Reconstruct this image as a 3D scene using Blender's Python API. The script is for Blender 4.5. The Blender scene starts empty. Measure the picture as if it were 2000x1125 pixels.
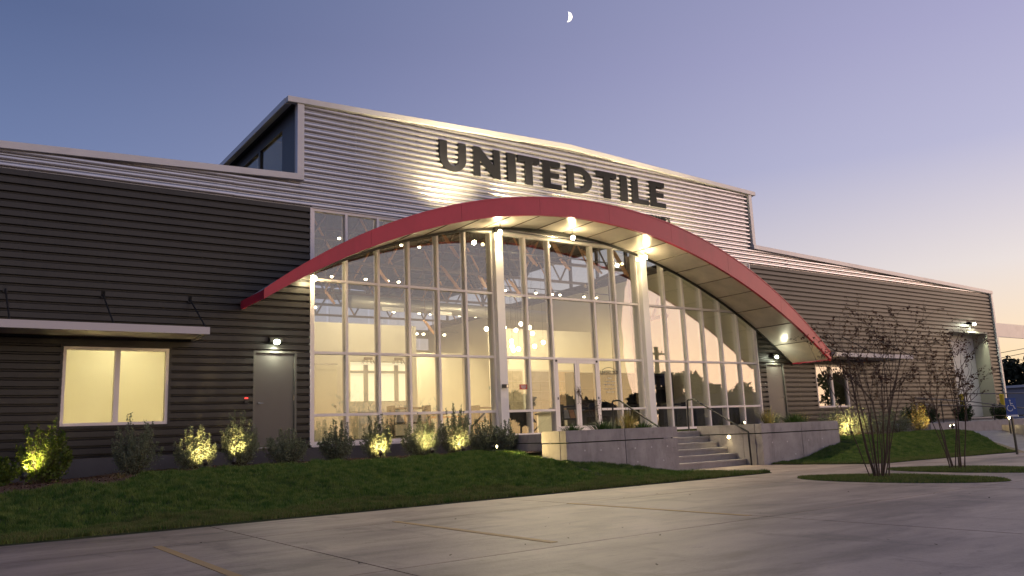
import bpy, math, random
import numpy as np
from mathutils import Matrix, Vector

random.seed(7)
rng = np.random.default_rng(7)
SC = bpy.context.scene
COL = SC.collection
R = math.radians

# ------------------------------------------------------------------ camera
CAMF, YAW, PITCH, ROLL = 1600.4232, 0.61725, 0.17779, -0.041867
CAMLOC = Vector((-7.3507, -18.6853, 0.0276))
_fw = Vector((math.sin(YAW) * math.cos(PITCH), math.cos(YAW) * math.cos(PITCH), math.sin(PITCH)))
_r = Vector((math.cos(YAW), -math.sin(YAW), 0))
_u = _r.cross(_fw)
_r2 = _r * math.cos(ROLL) + _u * math.sin(ROLL)
_u2 = -_r * math.sin(ROLL) + _u * math.cos(ROLL)
_c = bpy.data.cameras.new('camera')
_c.sensor_width = 36
_c.lens = CAMF / 2000 * 36
_c.clip_end = 20000
_co = bpy.data.objects.new('camera', _c)
_co.matrix_world = Matrix(((_r2.x, _u2.x, -_fw.x, CAMLOC.x), (_r2.y, _u2.y, -_fw.y, CAMLOC.y),
                           (_r2.z, _u2.z, -_fw.z, CAMLOC.z), (0, 0, 0, 1)))
COL.objects.link(_co)
SC.camera = _co

# ------------------------------------------------------------------ world: dusk sky
SUN_AZ = 122.0          # clockwise from +y
W_ = bpy.data.worlds.new('World')
SC.world = W_
W_.use_nodes = True
nt = W_.node_tree
N, L = nt.nodes, nt.links
bg = N['Background']
sky = N.new('ShaderNodeTexSky')
sky.sky_type = 'NISHITA'
sky.sun_disc = False
sky.sun_elevation = R(-1.5)
sky.sun_rotation = R(SUN_AZ)
bg.inputs[1].default_value = 0.05
L.new(sky.outputs[0], bg.inputs[0])
tc = N.new('ShaderNodeTexCoord')
nrm = N.new('ShaderNodeVectorMath'); nrm.operation = 'NORMALIZE'
L.new(tc.outputs['Generated'], nrm.inputs[0])
sep = N.new('ShaderNodeSeparateXYZ')
L.new(nrm.outputs[0], sep.inputs[0])
flat = N.new('ShaderNodeCombineXYZ')
L.new(sep.outputs[0], flat.inputs[0]); L.new(sep.outputs[1], flat.inputs[1])
nf = N.new('ShaderNodeVectorMath'); nf.operation = 'NORMALIZE'
L.new(flat.outputs[0], nf.inputs[0])
dt = N.new('ShaderNodeVectorMath'); dt.operation = 'DOT_PRODUCT'
L.new(nf.outputs[0], dt.inputs[0])
dt.inputs[1].default_value = (math.sin(R(SUN_AZ)), math.cos(R(SUN_AZ)), 0)
mr = N.new('ShaderNodeMapRange'); mr.interpolation_type = 'SMOOTHSTEP'
mr.inputs[1].default_value = -0.72; mr.inputs[2].default_value = 0.90
L.new(dt.outputs['Value'], mr.inputs[0])


def ramp(stops):
    r = N.new('ShaderNodeValToRGB')
    el = r.color_ramp.elements
    while len(el) > 1:
        el.remove(el[-1])
    for i, (p, c) in enumerate(stops):
        e = el[0] if i == 0 else el.new(p)
        e.position = p
        e.color = (*c, 1)
    L.new(sep.outputs[2], r.inputs[0])
    return r


rs = ramp([(0.0, (1.15, .74, .36)), (.06, (1.05, .78, .47)), (.16, (.84, .75, .71)), (.29, (.50, .485, .66)),
           (.41, (.40, .385, .59)), (.62, (.26, .28, .46)), (1.0, (.14, .17, .32))])
rg_ = ramp([(0.0, (2.9, 1.75, .74)), (.08, (2.3, 1.55, .78)), (.16, (1.15, .95, .92)), (.29, (.68, .62, .76)),
            (.45, (.55, .49, .62)), (.7, (.25, .27, .42)), (1.0, (.14, .17, .32))])
ra = ramp([(0.0, (.30, .25, .32)), (.10, (.19, .22, .38)), (.30, (.130, .185, .36)), (.45, (.075, .115, .25)),
           (.65, (.06, .10, .22)), (1.0, (.055, .085, .19))])
mx = N.new('ShaderNodeMix'); mx.data_type = 'RGBA'
L.new(mr.outputs[0], mx.inputs[0])
L.new(ra.outputs[0], mx.inputs[6]); L.new(rs.outputs[0], mx.inputs[7])
mr3 = N.new('ShaderNodeMapRange'); mr3.interpolation_type = 'SMOOTHSTEP'
mr3.inputs[1].default_value = 0.58; mr3.inputs[2].default_value = 1.06
L.new(dt.outputs['Value'], mr3.inputs[0])
mx2 = N.new('ShaderNodeMix'); mx2.data_type = 'RGBA'
L.new(mr3.outputs[0], mx2.inputs[0])
L.new(mx.outputs[2], mx2.inputs[6]); L.new(rg_.outputs[0], mx2.inputs[7])
bg2 = N.new('ShaderNodeBackground')
L.new(mx2.outputs[2], bg2.inputs[0])
bg2.inputs[1].default_value = 1.0
ad = N.new('ShaderNodeAddShader')
L.new(bg.outputs[0], ad.inputs[0]); L.new(bg2.outputs[0], ad.inputs[1])
L.new(ad.outputs[0], N['World Output'].inputs[0])

# ------------------------------------------------------------------ afterglow sun
sl = bpy.data.lights.new('afterglow_sun', 'SUN')
sl.energy = 0.55
sl.angle = R(30)
sl.color = (1, .66, .52)
so = bpy.data.objects.new('afterglow_sun', sl)
_d = Vector((math.sin(R(SUN_AZ)) * math.cos(R(6)), math.cos(R(SUN_AZ)) * math.cos(R(6)), math.sin(R(6))))
so.rotation_euler = _d.to_track_quat('Z', 'Y').to_euler()
so.location = (60, -60, 40)
COL.objects.link(so)

SC.view_settings.view_transform = 'Standard'
SC.view_settings.look = 'None'
SC.view_settings.exposure = 0.08
SC.view_settings.gamma = 1
SC.view_settings.use_curve_mapping = False
cy = SC.cycles
cy.use_denoising = True
cy.max_bounces = 8
cy.diffuse_bounces = 3
cy.glossy_bounces = 4
cy.transmission_bounces = 4
cy.transparent_max_bounces = 24
cy.caustics_reflective = False
cy.caustics_refractive = False
cy.sample_clamp_indirect = 4
cy.blur_glossy = 0.5


# ------------------------------------------------------------------ materials
def mat(name, col, rough=.6, metal=0., var=0., vscale=4., bump=0., bscale=40., emit=None, estr=0., rnd=0., spec=.5,
        col2=None, stretch=None):
    m = bpy.data.materials.new(name)
    m.use_nodes = True
    t = m.node_tree
    n, l = t.nodes, t.links
    b = n['Principled BSDF']
    b.inputs['Base Color'].default_value = (*col, 1)
    b.inputs['Roughness'].default_value = rough
    b.inputs['Metallic'].default_value = metal
    b.inputs['Specular IOR Level'].default_value = spec
    if var or col2 or rnd or bump:
        g = n.new('ShaderNodeNewGeometry')
        src = g.outputs['Position']
        if stretch:
            mp = n.new('ShaderNodeMapping')
            mp.inputs['Scale'].default_value = stretch
            l.new(src, mp.inputs[0])
            src = mp.outputs[0]
    if var or col2 or rnd:
        tx = n.new('ShaderNodeTexNoise')
        tx.inputs['Scale'].default_value = vscale
        tx.inputs['Detail'].default_value = 6
        tx.inputs['Roughness'].default_value = .62
        l.new(src, tx.inputs['Vector'])
        mixn = n.new('ShaderNodeMix')
        mixn.data_type = 'RGBA'
        c2 = col2 if col2 else tuple(max(0, c * (1 - var)) for c in col)
        c1 = col if col2 else tuple(min(1, c * (1 + var)) for c in col)
        mixn.inputs[6].default_value = (*c1, 1)
        mixn.inputs[7].default_value = (*c2, 1)
        mp2 = n.new('ShaderNodeMapRange')
        mp2.inputs[1].default_value = .3
        mp2.inputs[2].default_value = .7
        l.new(tx.outputs[0], mp2.inputs[0])
        l.new(mp2.outputs[0], mixn.inputs[0])
        out = mixn.outputs[2]
        if rnd:
            oi = n.new('ShaderNodeObjectInfo')
            mr2 = n.new('ShaderNodeMapRange')
            mr2.inputs[3].default_value = 1 - rnd
            mr2.inputs[4].default_value = 1 + rnd
            l.new(oi.outputs['Random'], mr2.inputs[0])
            hv = n.new('ShaderNodeHueSaturation')
            l.new(mr2.outputs[0], hv.inputs['Value'])
            l.new(out, hv.inputs['Color'])
            out = hv.outputs[0]
        l.new(out, b.inputs['Base Color'])
    if bump:
        bn = n.new('ShaderNodeTexNoise')
        bn.inputs['Scale'].default_value = bscale
        bn.inputs['Detail'].default_value = 5
        l.new(src, bn.inputs['Vector'])
        bp = n.new('ShaderNodeBump')
        bp.inputs['Strength'].default_value = bump
        bp.inputs['Distance'].default_value = .02
        l.new(bn.outputs[0], bp.inputs['Height'])
        l.new(bp.outputs[0], b.inputs['Normal'])
    if emit:
        b.inputs['Emission Color'].default_value = (*emit, 1)
        b.inputs['Emission Strength'].default_value = estr
    return m


def glass(name, f0=.09, tint=(.93, .95, .92), wave=.0):
    """thin architectural glass: clear through, mirror by a Schlick curve"""
    m = bpy.data.materials.new(name)
    m.use_nodes = True
    t = m.node_tree
    n, l = t.nodes, t.links
    n.remove(n['Principled BSDF'])
    g = n.new('ShaderNodeNewGeometry')
    d = n.new('ShaderNodeVectorMath'); d.operation = 'DOT_PRODUCT'
    l.new(g.outputs['Normal'], d.inputs[0]); l.new(g.outputs['Incoming'], d.inputs[1])
    ab = n.new('ShaderNodeMath'); ab.operation = 'ABSOLUTE'
    l.new(d.outputs['Value'], ab.inputs[0])
    su = n.new('ShaderNodeMath'); su.operation = 'SUBTRACT'; su.inputs[0].default_value = 1
    l.new(ab.outputs[0], su.inputs[1])
    pw = n.new('ShaderNodeMath'); pw.operation = 'POWER'; pw.inputs[1].default_value = 5
    l.new(su.outputs[0], pw.inputs[0])
    ma = n.new('ShaderNodeMath'); ma.operation = 'MULTIPLY_ADD'
    ma.inputs[1].default_value = 1 - f0; ma.inputs[2].default_value = f0
    l.new(pw.outputs[0], ma.inputs[0])
    tr = n.new('ShaderNodeBsdfTransparent'); tr.inputs[0].default_value = (*tint, 1)
    gl = n.new('ShaderNodeBsdfGlossy'); gl.inputs['Roughness'].default_value = .0
    if wave:
        oi = n.new('ShaderNodeObjectInfo')
        nz = n.new('ShaderNodeTexNoise'); nz.inputs['Scale'].default_value = 1.1; nz.inputs['Detail'].default_value = 1
        ps = n.new('ShaderNodeVectorMath'); ps.operation = 'MULTIPLY_ADD'
        ps.inputs[1].default_value = (1, 1, 1)
        l.new(g.outputs['Position'], ps.inputs[0]); l.new(oi.outputs['Random'], ps.inputs[2])
        l.new(ps.outputs[0], nz.inputs['Vector'])
        bp = n.new('ShaderNodeBump'); bp.inputs['Strength'].default_value = wave; bp.inputs['Distance'].default_value = .02
        l.new(nz.outputs[0], bp.inputs['Height'])
        l.new(bp.outputs[0], gl.inputs['Normal'])
    ms = n.new('ShaderNodeMixShader')
    l.new(ma.outputs[0], ms.inputs[0]); l.new(tr.outputs[0], ms.inputs[1]); l.new(gl.outputs[0], ms.inputs[2])
    l.new(ms.outputs[0], n['Material Output'].inputs[0])
    return m


def leafmat(name, col, col2, rough=.55, scale=9., trans=.25):
    m = bpy.data.materials.new(name)
    m.use_nodes = True
    t = m.node_tree
    n, l = t.nodes, t.links
    b = n['Principled BSDF']
    b.inputs['Roughness'].default_value = rough
    b.inputs['Specular IOR Level'].default_value = .3
    g = n.new('ShaderNodeNewGeometry')
    nz = n.new('ShaderNodeTexNoise'); nz.inputs['Scale'].default_value = scale; nz.inputs['Detail'].default_value = 3
    l.new(g.outputs['Position'], nz.inputs['Vector'])
    mpn = n.new('ShaderNodeMapRange'); mpn.inputs[1].default_value = .35; mpn.inputs[2].default_value = .65
    l.new(nz.outputs[0], mpn.inputs[0])
    mi = n.new('ShaderNodeMix'); mi.data_type = 'RGBA'
    mi.inputs[6].default_value = (*col, 1); mi.inputs[7].default_value = (*col2, 1)
    l.new(mpn.outputs[0], mi.inputs[0])
    l.new(mi.outputs[2], b.inputs['Base Color'])
    tl = n.new('ShaderNodeBsdfTranslucent')
    l.new(mi.outputs[2], tl.inputs[0])
    ms = n.new('ShaderNodeMixShader'); ms.inputs[0].default_value = trans
    l.new(b.outputs[0], ms.inputs[1]); l.new(tl.outputs[0], ms.inputs[2])
    l.new(ms.outputs[0], n['Material Output'].inputs[0])
    return m


M = {}
M['silver'] = mat('silver_siding', (.57, .55, .55), .25, .80, var=.06, vscale=1.2, stretch=(.3, 1, 3))
M['charcoal'] = mat('charcoal_siding', (.037, .034, .031), .38, .0, var=.10, vscale=.8, spec=.42)
M['trim'] = mat('silver_trim', (.62, .60, .60), .4, .2, var=.04, vscale=2)
M['alu'] = mat('aluminium_frame', (.84, .77, .745), .42, .05)
M['column'] = mat('column_paint', (.90, .85, .82), .5)
M['red'] = mat('red_fascia', (.52, .026, .060), .34, 0, var=.06, vscale=1.5, spec=.45)
M['soffit'] = mat('soffit_metal', (.80, .70, .60), .28, .30, var=.14, vscale=1.6, bump=.10, bscale=2.2, rnd=.08)
M['dark'] = mat('dark_letter', (.010, .010, .014), .65, spec=.12)
M['black'] = mat('black_metal', (.018, .017, .016), .42)
M['conc'] = mat('planter_concrete', (.37, .335, .32), .75, var=.20, vscale=2.2, bump=.25, bscale=30)
M['conc2'] = mat('step_concrete', (.33, .30, .29), .75, var=.16, vscale=4, bump=.25, bscale=40)
M['lot'] = mat('lot_concrete', (.350, .268, .215), .58, var=.22, vscale=.7, bump=.22, bscale=26, rnd=.06, stretch=(1, 1.6, 1))


def wear(m, stops):
    """multiply the base colour by stain layers: (noise scale, stretch, low, high, dark factor)"""
    t = m.node_tree; n, l = t.nodes, t.links
    b = n['Principled BSDF']
    src = b.inputs['Base Color'].links[0].from_socket
    g_ = n.new('ShaderNodeNewGeometry')
    for (sc_, st_, lo, hi, k) in stops:
        mp_ = n.new('ShaderNodeMapping'); mp_.inputs['Scale'].default_value = st_
        mp_.inputs['Location'].default_value = (sc_ * 3.1, sc_ * 1.7, 0)
        l.new(g_.outputs['Position'], mp_.inputs[0])
        z_ = n.new('ShaderNodeTexNoise'); z_.inputs['Scale'].default_value = sc_; z_.inputs['Detail'].default_value = 7; z_.inputs['Roughness'].default_value = .65
        l.new(mp_.outputs[0], z_.inputs['Vector'])
        r_ = n.new('ShaderNodeMapRange'); r_.inputs[1].default_value = lo; r_.inputs[2].default_value = hi
        r_.inputs[3].default_value = 1.0; r_.inputs[4].default_value = k
        l.new(z_.outputs[0], r_.inputs[0])
        x_ = n.new('ShaderNodeMix'); x_.data_type = 'RGBA'; x_.blend_type = 'MULTIPLY'; x_.inputs[0].default_value = 1
        l.new(src, x_.inputs[6]); l.new(r_.outputs[0], x_.inputs[7])
        src = x_.outputs[2]
    l.new(src, b.inputs['Base Color'])


wear(M['lot'], [(.55, (.45, 1.7, 1), .48, .66, .58), (1.7, (.6, 1.6, 1), .52, .68, .66), (1.1, (1.5, .5, 1), .57, .66, .70), (5, (1, 1.5, 1), .58, .70, .74), (24, (1, 1, 1), .60, .74, .55)])
wear(M['red'], [(1.2, (1, 1, .25), .52, .72, .82), (14, (1, 1, .2), .60, .75, .88)])
wear(M['charcoal'], [(.9, (1.2, 1, .25), .50, .70, .78), (11, (1.5, 1, .12), .58, .74, .75)])
wear(M['silver'], [(1.1, (1.5, 1, .2), .50, .72, .86)])
wear(M['trim'], [(1.3, (.6, 1, 1), .52, .72, .84)])
wear(M['conc'], [(1.4, (2.4, 2.4, .5), .50, .70, .70), (9, (1, 1, 1), .58, .75, .72)])
M['joint'] = mat('joint_dirt', (.05, .045, .04), .9)
M['paint'] = mat('yellow_paint', (.46, .28, .09), .7, col2=(.40, .27, .14), vscale=5)
M['base'] = mat('foundation_concrete', (.10, .095, .095), .8, var=.15, vscale=3)
M['soil'] = mat('soil_under_lawn', (.030, .040, .014), .95, var=.4, vscale=6)
M['dirt'] = mat('far_ground', (.06, .058, .05), .95, var=.3, vscale=.2)
M['mulch'] = mat('mulch', (.12, .060, .036), .95, var=.45, vscale=22, bump=.8, bscale=30)
M['chip'] = mat('mulch_chip', (.17, .085, .05), .9, col2=(.06, .03, .02), vscale=30)
M['grass'] = leafmat('grass_blade', (.046, .118, .016), (.175, .230, .052), .6, 6.5, .2)
M['grass_dry'] = leafmat('grass_edge_blade', (.20, .19, .065), (.10, .13, .034), .6, 5., .2)
M['door'] = mat('grey_steel_door', (.115, .105, .095), .4, .1, var=.05, vscale=2)
M['frame_dk'] = mat('steel_door_frame', (.12, .115, .10), .4, .1)
M['chrome'] = mat('satin_chrome', (.62, .6, .56), .25, .95)
M['glass'] = glass('clear_glass', .125, (.93, .94, .92), wave=.035)
M['glass_win'] = glass('office_glass', .05, (.95, .95, .92))
M['glass_dark'] = glass('reflective_glass', .20, (.50, .52, .52), wave=.03)
M['blind'] = leafmat('roller_blind', (.90, .84, .62), (.86, .80, .58), .9, 1.0, .85)
M['white'] = mat('white_paint', (.72, .70, .66), .6)
M['iwall'] = mat('interior_white_wall', (.78, .73, .62), .85, var=.03, vscale=1.5)
M['iwall2'] = mat('interior_grey_wall', (.55, .52, .48), .85)
M['ifloor'] = mat('showroom_floor', (.32, .28, .22), .35, var=.1, vscale=3)
M['iceil'] = mat('roof_deck_inside', (.10, .095, .09), .7)
M['steel'] = mat('truss_steel', (.20, .15, .11), .5, .2)
M['wood'] = mat('timber_brace', (.72, .38, .18), .5)
M['duct'] = mat('spiral_duct', (.42, .40, .37), .4, .6)
M['bulb'] = mat('bulb', (1, .9, .7), .5, emit=(1, .86, .55), estr=14)
M['bulb_c'] = mat('cool_lens', (1, 1, .9), .5, emit=(.92, 1, .72), estr=22)
M['bulb_w'] = mat('warm_lens', (1, .9, .6), .5, emit=(1, .83, .42), estr=22)
M['bulb_can'] = mat('canopy_lens', (1, .9, .6), .5, emit=(1, .83, .46), estr=230)
M['yellow'] = mat('bollard_yellow', (.58, .42, .015), .45)
M['blue'] = mat('sign_blue', (.012, .07, .30), .4)
M['signwhite'] = mat('sign_white', (.75, .75, .75), .5)
M['redlamp'] = mat('red_indicator', (.5, .02, .02), .4, emit=(1, .05, .04), estr=2.5)
M['sticker'] = mat('red_sticker', (.55, .06, .04), .5)
M['decal'] = mat('grey_decal', (.10, .085, .06), .6)
M['lead'] = mat('led_white_door', (.62, .60, .56), .5, .0, var=.04)
M['jamb'] = mat('loading_jamb', (.36, .34, .26), .6)
M['bark'] = mat('myrtle_bark', (.070, .042, .030), .8, var=.3, vscale=12)
M['leaf_rust'] = leafmat('rust_leaf', (.060, .026, .016), (.09, .042, .018), .6, 8.)
M['sage'] = leafmat('sage_leaf', (.22, .24, .16), (.12, .15, .09), .6, 14.)
M['viburnum'] = leafmat('green_leaf', (.12, .16, .022), (.055, .10, .016), .45, 12.)
M['box'] = leafmat('boxwood_leaf', (.035, .075, .014), (.02, .05, .012), .5, 12.)
M['creeper'] = leafmat('creeper_leaf', (.045, .085, .022), (.03, .06, .015), .5, 12.)
M['straw'] = leafmat('ornamental_grass', (.26, .20, .07), (.16, .15, .05), .6, 9.)
M['stem'] = mat('shrub_stem', (.07, .055, .035), .85)
M['tree_far'] = leafmat('far_tree_leaf', (.022, .030, .014), (.012, .018, .009), .7, .6, .1)
M['farwall'] = mat('far_metal_wall', (.34, .33, .37), .6)
M['house'] = mat('pale_house_wall', (.46, .41, .32), .7)
M['houseroof'] = mat('dark_shingle', (.05, .045, .045), .8)
M['housewin'] = mat('dark_window', (.02, .02, .022), .2)
M['pole'] = mat('weathered_pole', (.13, .095, .06), .85, var=.2, vscale=5)
M['moon'] = mat('moonlight', (1, 1, 1), .9, emit=(1, .98, .93), estr=2.2)
M['navy'] = mat('counter_dark', (.05, .045, .04), .5)
M['mirror'] = mat('glow_mirror', (.80, .76, .60), .3, emit=(1, .92, .62), estr=.75)  # brightness of the mirror faces put in as emission, no lamp there
M['gutterw'] = mat('painted_white_canopy', (.60, .56, .56), .5)


# ------------------------------------------------------------------ mesh helpers
class MB:
    def __init__(s):
        s.v, s.f = [], []

    def add(s, vs, fs):
        o = len(s.v)
        s.v += [tuple(p) for p in vs]
        s.f += [tuple(i + o for i in f) for f in fs]
        return s

    def box(s, x0, x1, y0, y1, z0, z1):
        return s.add([(x0, y0, z0), (x1, y0, z0), (x1, y1, z0), (x0, y1, z0), (x0, y0, z1), (x1, y0, z1), (x1, y1, z1), (x0, y1, z1)],
                     [(0, 3, 2, 1), (4, 5, 6, 7), (0, 1, 5, 4), (1, 2, 6, 5), (2, 3, 7, 6), (3, 0, 4, 7)])

    def hexa(s, p):
        return s.add(p, [(0, 3, 2, 1), (4, 5, 6, 7), (0, 1, 5, 4), (1, 2, 6, 5), (2, 3, 7, 6), (3, 0, 4, 7)])

    def prism(s, poly, a, b, axis='y'):
        """poly: 2-D outline; axis y -> poly is (x,z); axis z -> (x,y); axis x -> (y,z)"""
        n = len(poly)
        f3 = {'y': lambda p, t: (p[0], t, p[1]), 'z': lambda p, t: (p[0], p[1], t), 'x': lambda p, t: (t, p[0], p[1])}[axis]
        vs = [f3(p, a) for p in poly] + [f3(p, b) for p in poly]
        fs = [tuple(range(n)), tuple(range(2 * n - 1, n - 1, -1))]
        fs += [(i, i + n, (i + 1) % n + n, (i + 1) % n) for i in range(n)]
        return s.add(vs, fs)

    def tube(s, pts, rad, n=6, cap=True):
        pts = [Vector(p) for p in pts]
        if not hasattr(rad, '__len__'):
            rad = [rad] * len(pts)
        o = len(s.v)
        for i, p in enumerate(pts):
            t = (pts[min(i + 1, len(pts) - 1)] - pts[max(i - 1, 0)])
            if t.length < 1e-9:
                t = Vector((0, 0, 1))
            t.normalize()
            a = t.cross(Vector((0, 0, 1)) if abs(t.z) < .9 else Vector((1, 0, 0))).normalized()
            b = t.cross(a)
            for k in range(n):
                w = 2 * math.pi * k / n
                s.v.append(tuple(p + (a * math.cos(w) + b * math.sin(w)) * rad[i]))
        for i in range(len(pts) - 1):
            for k in range(n):
                k2 = (k + 1) % n
                s.f.append((o + i * n + k, o + i * n + k2, o + (i + 1) * n + k2, o + (i + 1) * n + k))
        if cap:
            s.f.append(tuple(o + k for k in range(n))[::-1])
            s.f.append(tuple(o + (len(pts) - 1) * n + k for k in range(n)))
        return s

    def sphere(s, c, r, nu=10, nv=6, sc=(1, 1, 1)):
        o = len(s.v)
        c = Vector(c)
        for j in range(1, nv):
            ph = math.pi * j / nv
            for i in range(nu):
                th = 2 * math.pi * i / nu
                s.v.append((c.x + r * sc[0] * math.sin(ph) * math.cos(th), c.y + r * sc[1] * math.sin(ph) * math.sin(th), c.z + r * sc[2] * math.cos(ph)))
        s.v.append((c.x, c.y, c.z + r * sc[2])); s.v.append((c.x, c.y, c.z - r * sc[2]))
        t, b = len(s.v) - 2, len(s.v) - 1
        for j in range(nv - 2):
            for i in range(nu):
                i2 = (i + 1) % nu
                s.f.append((o + j * nu + i, o + (j + 1) * nu + i, o + (j + 1) * nu + i2, o + j * nu + i2))
        for i in range(nu):
            i2 = (i + 1) % nu
            s.f.append((t, o + i, o + i2))
            s.f.append((b, o + (nv - 2) * nu + i2, o + (nv - 2) * nu + i))
        return s

    def mesh(s, name, m=None, smooth=False):
        me = bpy.data.meshes.new(name)
        me.from_pydata(s.v, [], s.f)
        if m is not None:
            me.materials.append(M[m] if isinstance(m, str) else m)
        if smooth:
            me.polygons.foreach_set('use_smooth', [True] * len(me.polygons))
        me.update()
        return me


def npmesh(name, verts, faces, m):
    """big mesh from numpy: verts (n,3), faces (k,c) all of c corners"""
    me = bpy.data.meshes.new(name)
    k, c = faces.shape
    me.vertices.add(len(verts))
    me.vertices.foreach_set('co', np.ascontiguousarray(verts, dtype=np.float32).ravel())
    me.loops.add(k * c)
    me.loops.foreach_set('vertex_index', faces.astype(np.int32).ravel())
    me.polygons.add(k)
    me.polygons.foreach_set('loop_start', (np.arange(k) * c).astype(np.int32))
    me.polygons.foreach_set('loop_total', np.full(k, c, dtype=np.int32))
    me.materials.append(M[m])
    me.update(calc_edges=True)
    return me


WL = {}


def put(o, parent, at):
    COL.objects.link(o)
    if parent is not None:
        o.parent = parent
        o.location = Vector(at) - WL[parent.name]
    else:
        o.location = at
    WL[o.name] = Vector(at)
    return o


def tag(o, label=None, cat=None, group=None, kind=None):
    if label: o['label'] = label
    if cat: o['category'] = cat
    if group: o['group'] = group
    if kind: o['kind'] = kind
    return o


def empty(name, at, parent=None):
    o = bpy.data.objects.new(name, None)
    o.empty_display_size = .1
    return put(o, parent, at)


def thing(name, label, cat, at, group=None):
    return tag(empty(name, at), label, cat, group)


def obj(name, me, parent=None, at=(0, 0, 0), m=None, smooth=False):
    """me: MB or mesh; at: world place of the mesh origin"""
    if isinstance(me, MB):
        me = me.mesh(name, m, smooth)
    return put(bpy.data.objects.new(name, me), parent, at)


def lamp(parent, kind, at, power, color, size=.05, aim=None, angle=70, blend=.6):
    l = bpy.data.lights.new('lamp_light', kind)
    l.energy = power
    l.color = color
    if kind in ('POINT', 'SPOT'):
        l.shadow_soft_size = size
    if kind == 'SPOT':
        l.spot_size = R(angle)
        l.spot_blend = blend
    if kind == 'AREA':
        l.size = size
    o = bpy.data.objects.new('lamp_light', l)
    if aim is not None:
        o.rotation_euler = (Vector(at) - Vector(aim)).to_track_quat('Z', 'Y').to_euler()
    return put(o, parent, at)


WARM = (1, .80, .42)
WARM2 = (1, .83, .50)
COOL = (.96, 1, .76)

# ================================================================== GROUND
LOTZ = -.96
g = MB().add([(-700, -700, -1.03), (900, -700, -1.03), (900, 900, -1.03), (-700, 900, -1.03)], [(0, 1, 2, 3)])
tag(obj('ground', g, m='dirt'), 'bare earth and verge around the lot', 'ground', kind='structure')
lot = obj('parking_lot', MB().box(-32, 42, -34, -2.0, -1.025, -1.0), m='joint')
tag(lot, 'concrete parking lot in front of the building', 'parking lot', kind='structure')
cols = [-4.34 + 4.55 * k for k in range(-6, 11)]
rows = [-34, -30.2, -26.6, -23, -19.6, -16.2, -12.68, -9.35, -7.55]
JG = .009
for i in range(len(cols) - 1):
    for j in range(len(rows) - 1):
        b = MB().box(cols[i] + JG, cols[i + 1] - JG, rows[j] + JG, rows[j + 1] - JG, -1.0, LOTZ)
        tag(obj('slab', b, lot, m='lot'), kind='structure')
for (x0, x1, y0, y1) in ((5.3, 7.6, -7.55, -4.4), (7.6, 9.98, -7.55, -4.4), (9.98, 12.4, -8.0, -4.9)):
    tag(obj('slab', MB().box(x0 + JG, x1 - JG, y0 + JG, y1 - JG, -1.0, LOTZ if x0 < 9 else LOTZ - .01), lot, m='lot'), kind='structure')
for x in (-5.33, -2.57, .18):
    b = MB().box(x - .042, x + .042, -12.45, -9.25, LOTZ, LOTZ + .004)
    obj('parking_stripe', b, lot, m='paint')

# little dead leaves and grit on the concrete
nb = 70
P0 = np.stack([rng.uniform(-5, 9, nb), rng.uniform(-16, -9, nb), np.full(nb, LOTZ + .006)], -1)
an = rng.uniform(0, 6.28, nb); ss = rng.uniform(.008, .024, nb)
d1 = np.stack([np.cos(an), np.sin(an), np.full(nb, .3)], -1) * ss[:, None]
d2 = np.stack([-np.sin(an), np.cos(an), np.full(nb, .15)], -1) * ss[:, None] * .6
vv = np.stack([P0 - d1 * .5, P0 + d2, P0 + d1, P0 - d2], 1).reshape(-1, 3)
vv[:, 2] = np.maximum(vv[:, 2], LOTZ + .003)
tag(put(bpy.data.objects.new('leaf_litter', npmesh('leaf_litter', vv, np.arange(nb * 4).reshape(-1, 4), 'stem')), None, (0, 0, 0)),
    'scattered dead leaves and grit on the concrete', 'litter', kind='stuff')


def sst(t):
    t = np.clip(t, 0, 1)
    return t * t * (3 - 2 * t)


def bumps(x, y):
    return 2.6 * (.010 * np.sin(9.1 * x + 3 * np.sin(2 * y)) * np.sin(7.7 * y + 2 * np.sin(3 * x))) + .018 * np.sin(x * 1.7 + .6 * y) + .014 * np.sin(y * 2.9 - x * .8 + 1) + .012 * np.sin(x * 3.7 + y * 2.1) + .01 * np.sin(5.3 * x - 4.1 * y)


# left lawn -----------------------------------------------------------
def l_front(x):
    return np.where(x < 5.3, -7.5, -7.5) + 0 * x


def l_back(x):
    bed = -3.15 - .95 * sst((-4.1 - x) / .7)
    # beside the planter, then along the entry walk
    b2 = np.where(x > 3.36, -5.12, bed)
    return np.where(x > 5.75, -7.5 + 2.38 * np.clip((7.0 - x) / 1.25, 0, 1) ** .9, b2)


def l_z(x, y):
    s = sst((6.95 - x) / 3.3) * (1 - .16 * sst((-3 - x) / 4))
    t = sst((y + 7.5) / 4.2)
    return LOTZ + .015 + .585 * t * s + bumps(x, y) * np.clip((y + 7.5) / .8, 0.1, 1) * np.clip(s * 2, 0.1, 1)


# right lawn ----------------------------------------------------------
def r_front(x):
    return -7.85 + 2.3 * (1 - sst((x - 10.0) / .75)) - .09 * np.clip(x - 12, 0, 20)


def r_front2(x):
    return np.where(x > 15.6, np.maximum(r_front(x), -4.0 + (x - 21.3) * .8364 + .0), r_front(x))


def r_back(x):
    return np.where(x < 13.15, -5.13, -4.25 + 0 * x)


def r_z(x, y):
    s = sst((x - 10.6) / 2.9)
    t = sst((y - r_front(x)) / 3.5)
    return LOTZ + .012 + .53 * t * s + bumps(x + 3, y) * .8 * np.clip(t * 4, .1, 1)


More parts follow.
